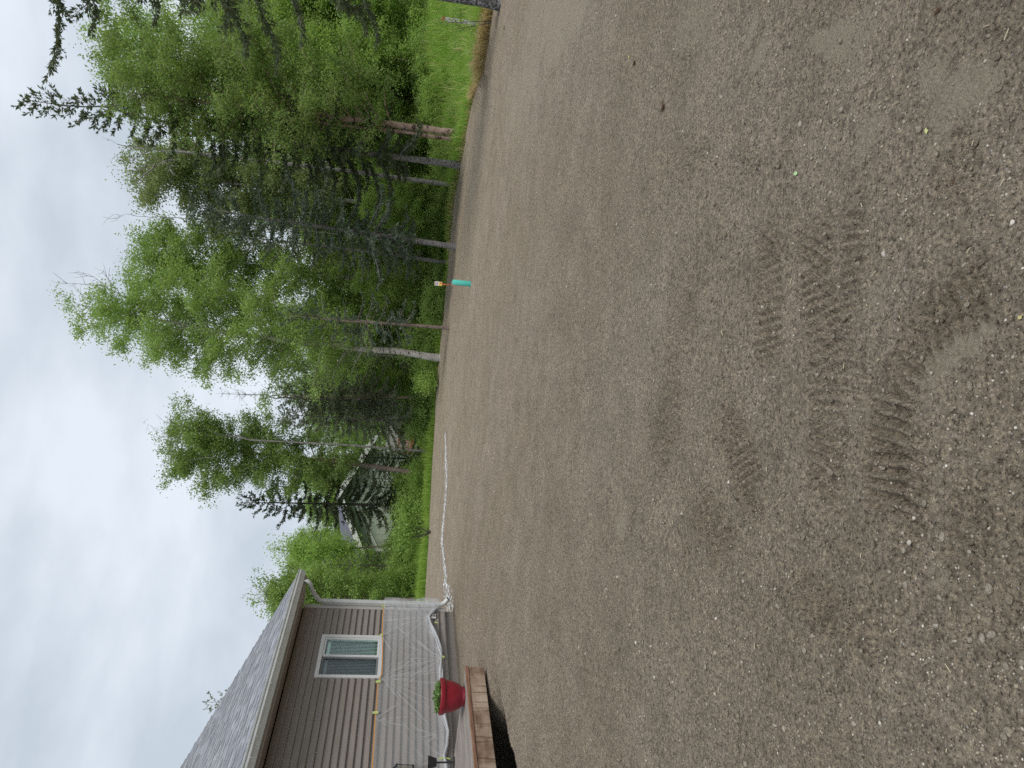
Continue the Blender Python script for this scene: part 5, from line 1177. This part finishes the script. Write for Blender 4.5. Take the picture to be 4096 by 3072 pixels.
for q, (x, y, x2, y2, hh) in enumerate(((1925, 78, 1745, 92, 1), (1925, 84, 1820, 118, 1))):
    b = depth_pt(*pic(x, y), 15.9); e = depth_pt(*pic(x2, y2), 15.9); g = gz_(b[0], b[1])
    o = empty('sapling', (b[0], b[1], g)); tag(o, ('taller thin alder sapling with a few leaves in front of the red topped stake', 'shorter leaning alder sapling beside the red topped stake')[q], 'sapling')
    mb = MB(); d = np.array([e[0] - b[0], e[1] - b[1], e[2] - g]); u = np.linspace(0, 1, 6)[:, None]; mb.tube(d * u, .011 * (1 - .7 * u[:, 0]), 5)
    for s in range(5): f = .4 + .12 * s; mb.tube([d * f, d * f + [.12 * (-1) ** s, .02, .10]], .004, 3)
    mb.build('stem', BARK_DARK, o)
    r_ = np.random.default_rng(q); c = d * r_.uniform(.45, 1.05, (46, 1)) + r_.normal(0, .09, (46, 3)); link('leaves', leaf_mesh('leaves', c, .075, r_), LEAF_LIME, o)['kind'] = 'stuff'
# bare twiggy bush by the verge
b = depth_pt(*pic(1712, 2130), 24.8); g = gz_(b[0], b[1]); o = empty('bare_bush', (b[0], b[1], g)); tag(o, 'small leafless twiggy bush in the grass at the far gravel edge', 'bush'); mb = MB(); r_ = np.random.default_rng(4)
for k in range(16):
    d = np.array([r_.normal(0, .5), r_.normal(0, .3), 1.0]); d *= r_.uniform(.4, .85) / np.linalg.norm(d); mb.tube([(0, 0, -.03), d * .5 + r_.normal(0, .03, 3), d], [.012, .008, .003], 3)
mb.build('twigs', BARK_DARK, o)
# leaves, twigs and moss tufts lying on the gravel
def lying_leaf(x, y, s, col, label, rot):
    p = on_ground(x, y); z = float(height(p[0], p[1])); n = 12; r_ = np.random.default_rng(int(x)); pts = [(0, 0, .3 * s)]
    for k in range(n): a = k / n * 6.283; rr_ = s * (1.25 if k % 6 == 0 else .82) * r_.uniform(.75, 1.15); pts.append((rr_ * math.cos(a), rr_ * .7 * math.sin(a), .25 * s * abs(math.sin(a * 1.5)) + .1 * s))
    top = np.array(pts); bot = top - [0, 0, .0012]; F_ = [(0, k + 1, (k + 1) % n + 1) for k in range(n)]; F_ += [(n + 1 + 0, n + 1 + (k + 1) % n + 1, n + 1 + k + 1) for k in range(n)]
    o = link('fallen_leaf', np_mesh('fallen_leaf', np.vstack([top, bot]), F_), mat('leaf_' + str(int(x)), col, .6)); o.location = (p[0], p[1], z + .002); o.rotation_euler = (0, 0, rot); tag(o, label, 'leaf')
lying_leaf(3706, 524, .011, (.46, .47, .20), 'yellow green leaf lying on the smooth patch of dirt near the camera', .4)
lying_leaf(3186, 695, .015, (.34, .50, .24), 'pale green leaf lying alone in the middle of the gravel', 1.2)
lying_leaf(4088, 1270, .008, (.42, .36, .16), 'small yellow leaf at the near edge of the gravel', 2.2)
lying_leaf(2522, 228, .018, (.45, .45, .15), 'tiny yellowish leaf far out on the gravel at the right', .1)
for k, (x, y, s, lab) in enumerate(((2652, 430, .03, 'brown moss tuft with a dry stalk on the gravel at the right'), (2540, 255, .022, 'small reddish brown debris tuft further out on the gravel'), (3800, 730, .014, 'brown moss clump near the tyre track and smooth dirt patch'), (2018, 112, .05, 'dry grass clump on the gravel beside the straw fringe'), (3755, 48, .013, 'dark brown moss clump near the right corner'))):
    p = on_ground(x, y); z = float(height(p[0], p[1])); r_ = np.random.default_rng(k + 40); mb = MB()
    for q in range(26):
        a = r_.uniform(0, 6.28); d = np.array([math.cos(a), math.sin(a), r_.uniform(.1, .8)]) * s * r_.uniform(.5, 1.1); mb.tube([r_.normal(0, s * .25, 3) * [1, 1, 0], d * .6, d * [1.1, 1.1, .7]], s * .07, 3)
    mb.tube([(0, 0, 0), (s * 1.5, s * .4, s * .3), (s * 2.6, s * 1.1, s * .1)], s * .05, 4)
    o = mb.build('moss_tuft', mat('moss_brown_%d' % k, (.10, .055, .03) if k != 3 else (.30, .26, .14), .9)); o.location = (p[0], p[1], z + s * .1); tag(o, lab, 'tuft')
TW = mat('dry_twig', (.42, .36, .24), .8); r_ = np.random.default_rng(31); mb = MB()
for k in range(240):
    r = math.exp(r_.uniform(math.log(1.7), math.log(11))); a = r_.uniform(-.55, .6); x, y = r * math.sin(a), r * math.cos(a); l_ = r_.uniform(.003, .013) * (1 + r * .08); b_ = r_.uniform(0, 6.28); dx, dy = l_ * math.cos(b_), l_ * math.sin(b_)
    z = float(height(x, y)) + .004; mb.tube([(x - dx, y - dy, z), (x + r_.normal(0, l_ * .1), y, z + .001), (x + dx, y + dy, z)], .0009 + .00025 * r, 3)
o = mb.build('straw_bits', TW); tag(o, 'scattered straw and twig bits lying over the gravel', 'straw', kind='stuff')
for k, (x, y, s, lab) in enumerate(((4046, 890, .007, 'split white shell like stone near the camera'), (3880, 1655, .0055, 'white pebble beside the tyre track'), (3640, 2070, .007, 'cream coloured stone in a cluster of stones'))):
    p = on_ground(x, y); o = bpy.data.objects.new('pale_stone', stone_me[k]); C.objects.link(o); o.location = (p[0], p[1], float(height(p[0], p[1])) + s * .35); o.scale = (s * 1.2, s * .9, s * .7); o.rotation_euler = (0, 0, k * 1.3)
    o.material_slots[0].link = 'OBJECT'; o.material_slots[0].material = mat('pale_stone_%d' % k, (.50, .46, .40), .7); tag(o, lab, 'stone')
tris = sum(sum(len(p.vertices) - 2 for p in me.polygons) if len(me.polygons) < 20000 else len(me.loops) - 2 * len(me.polygons) for me in bpy.data.meshes)
print('TRIS', tris)
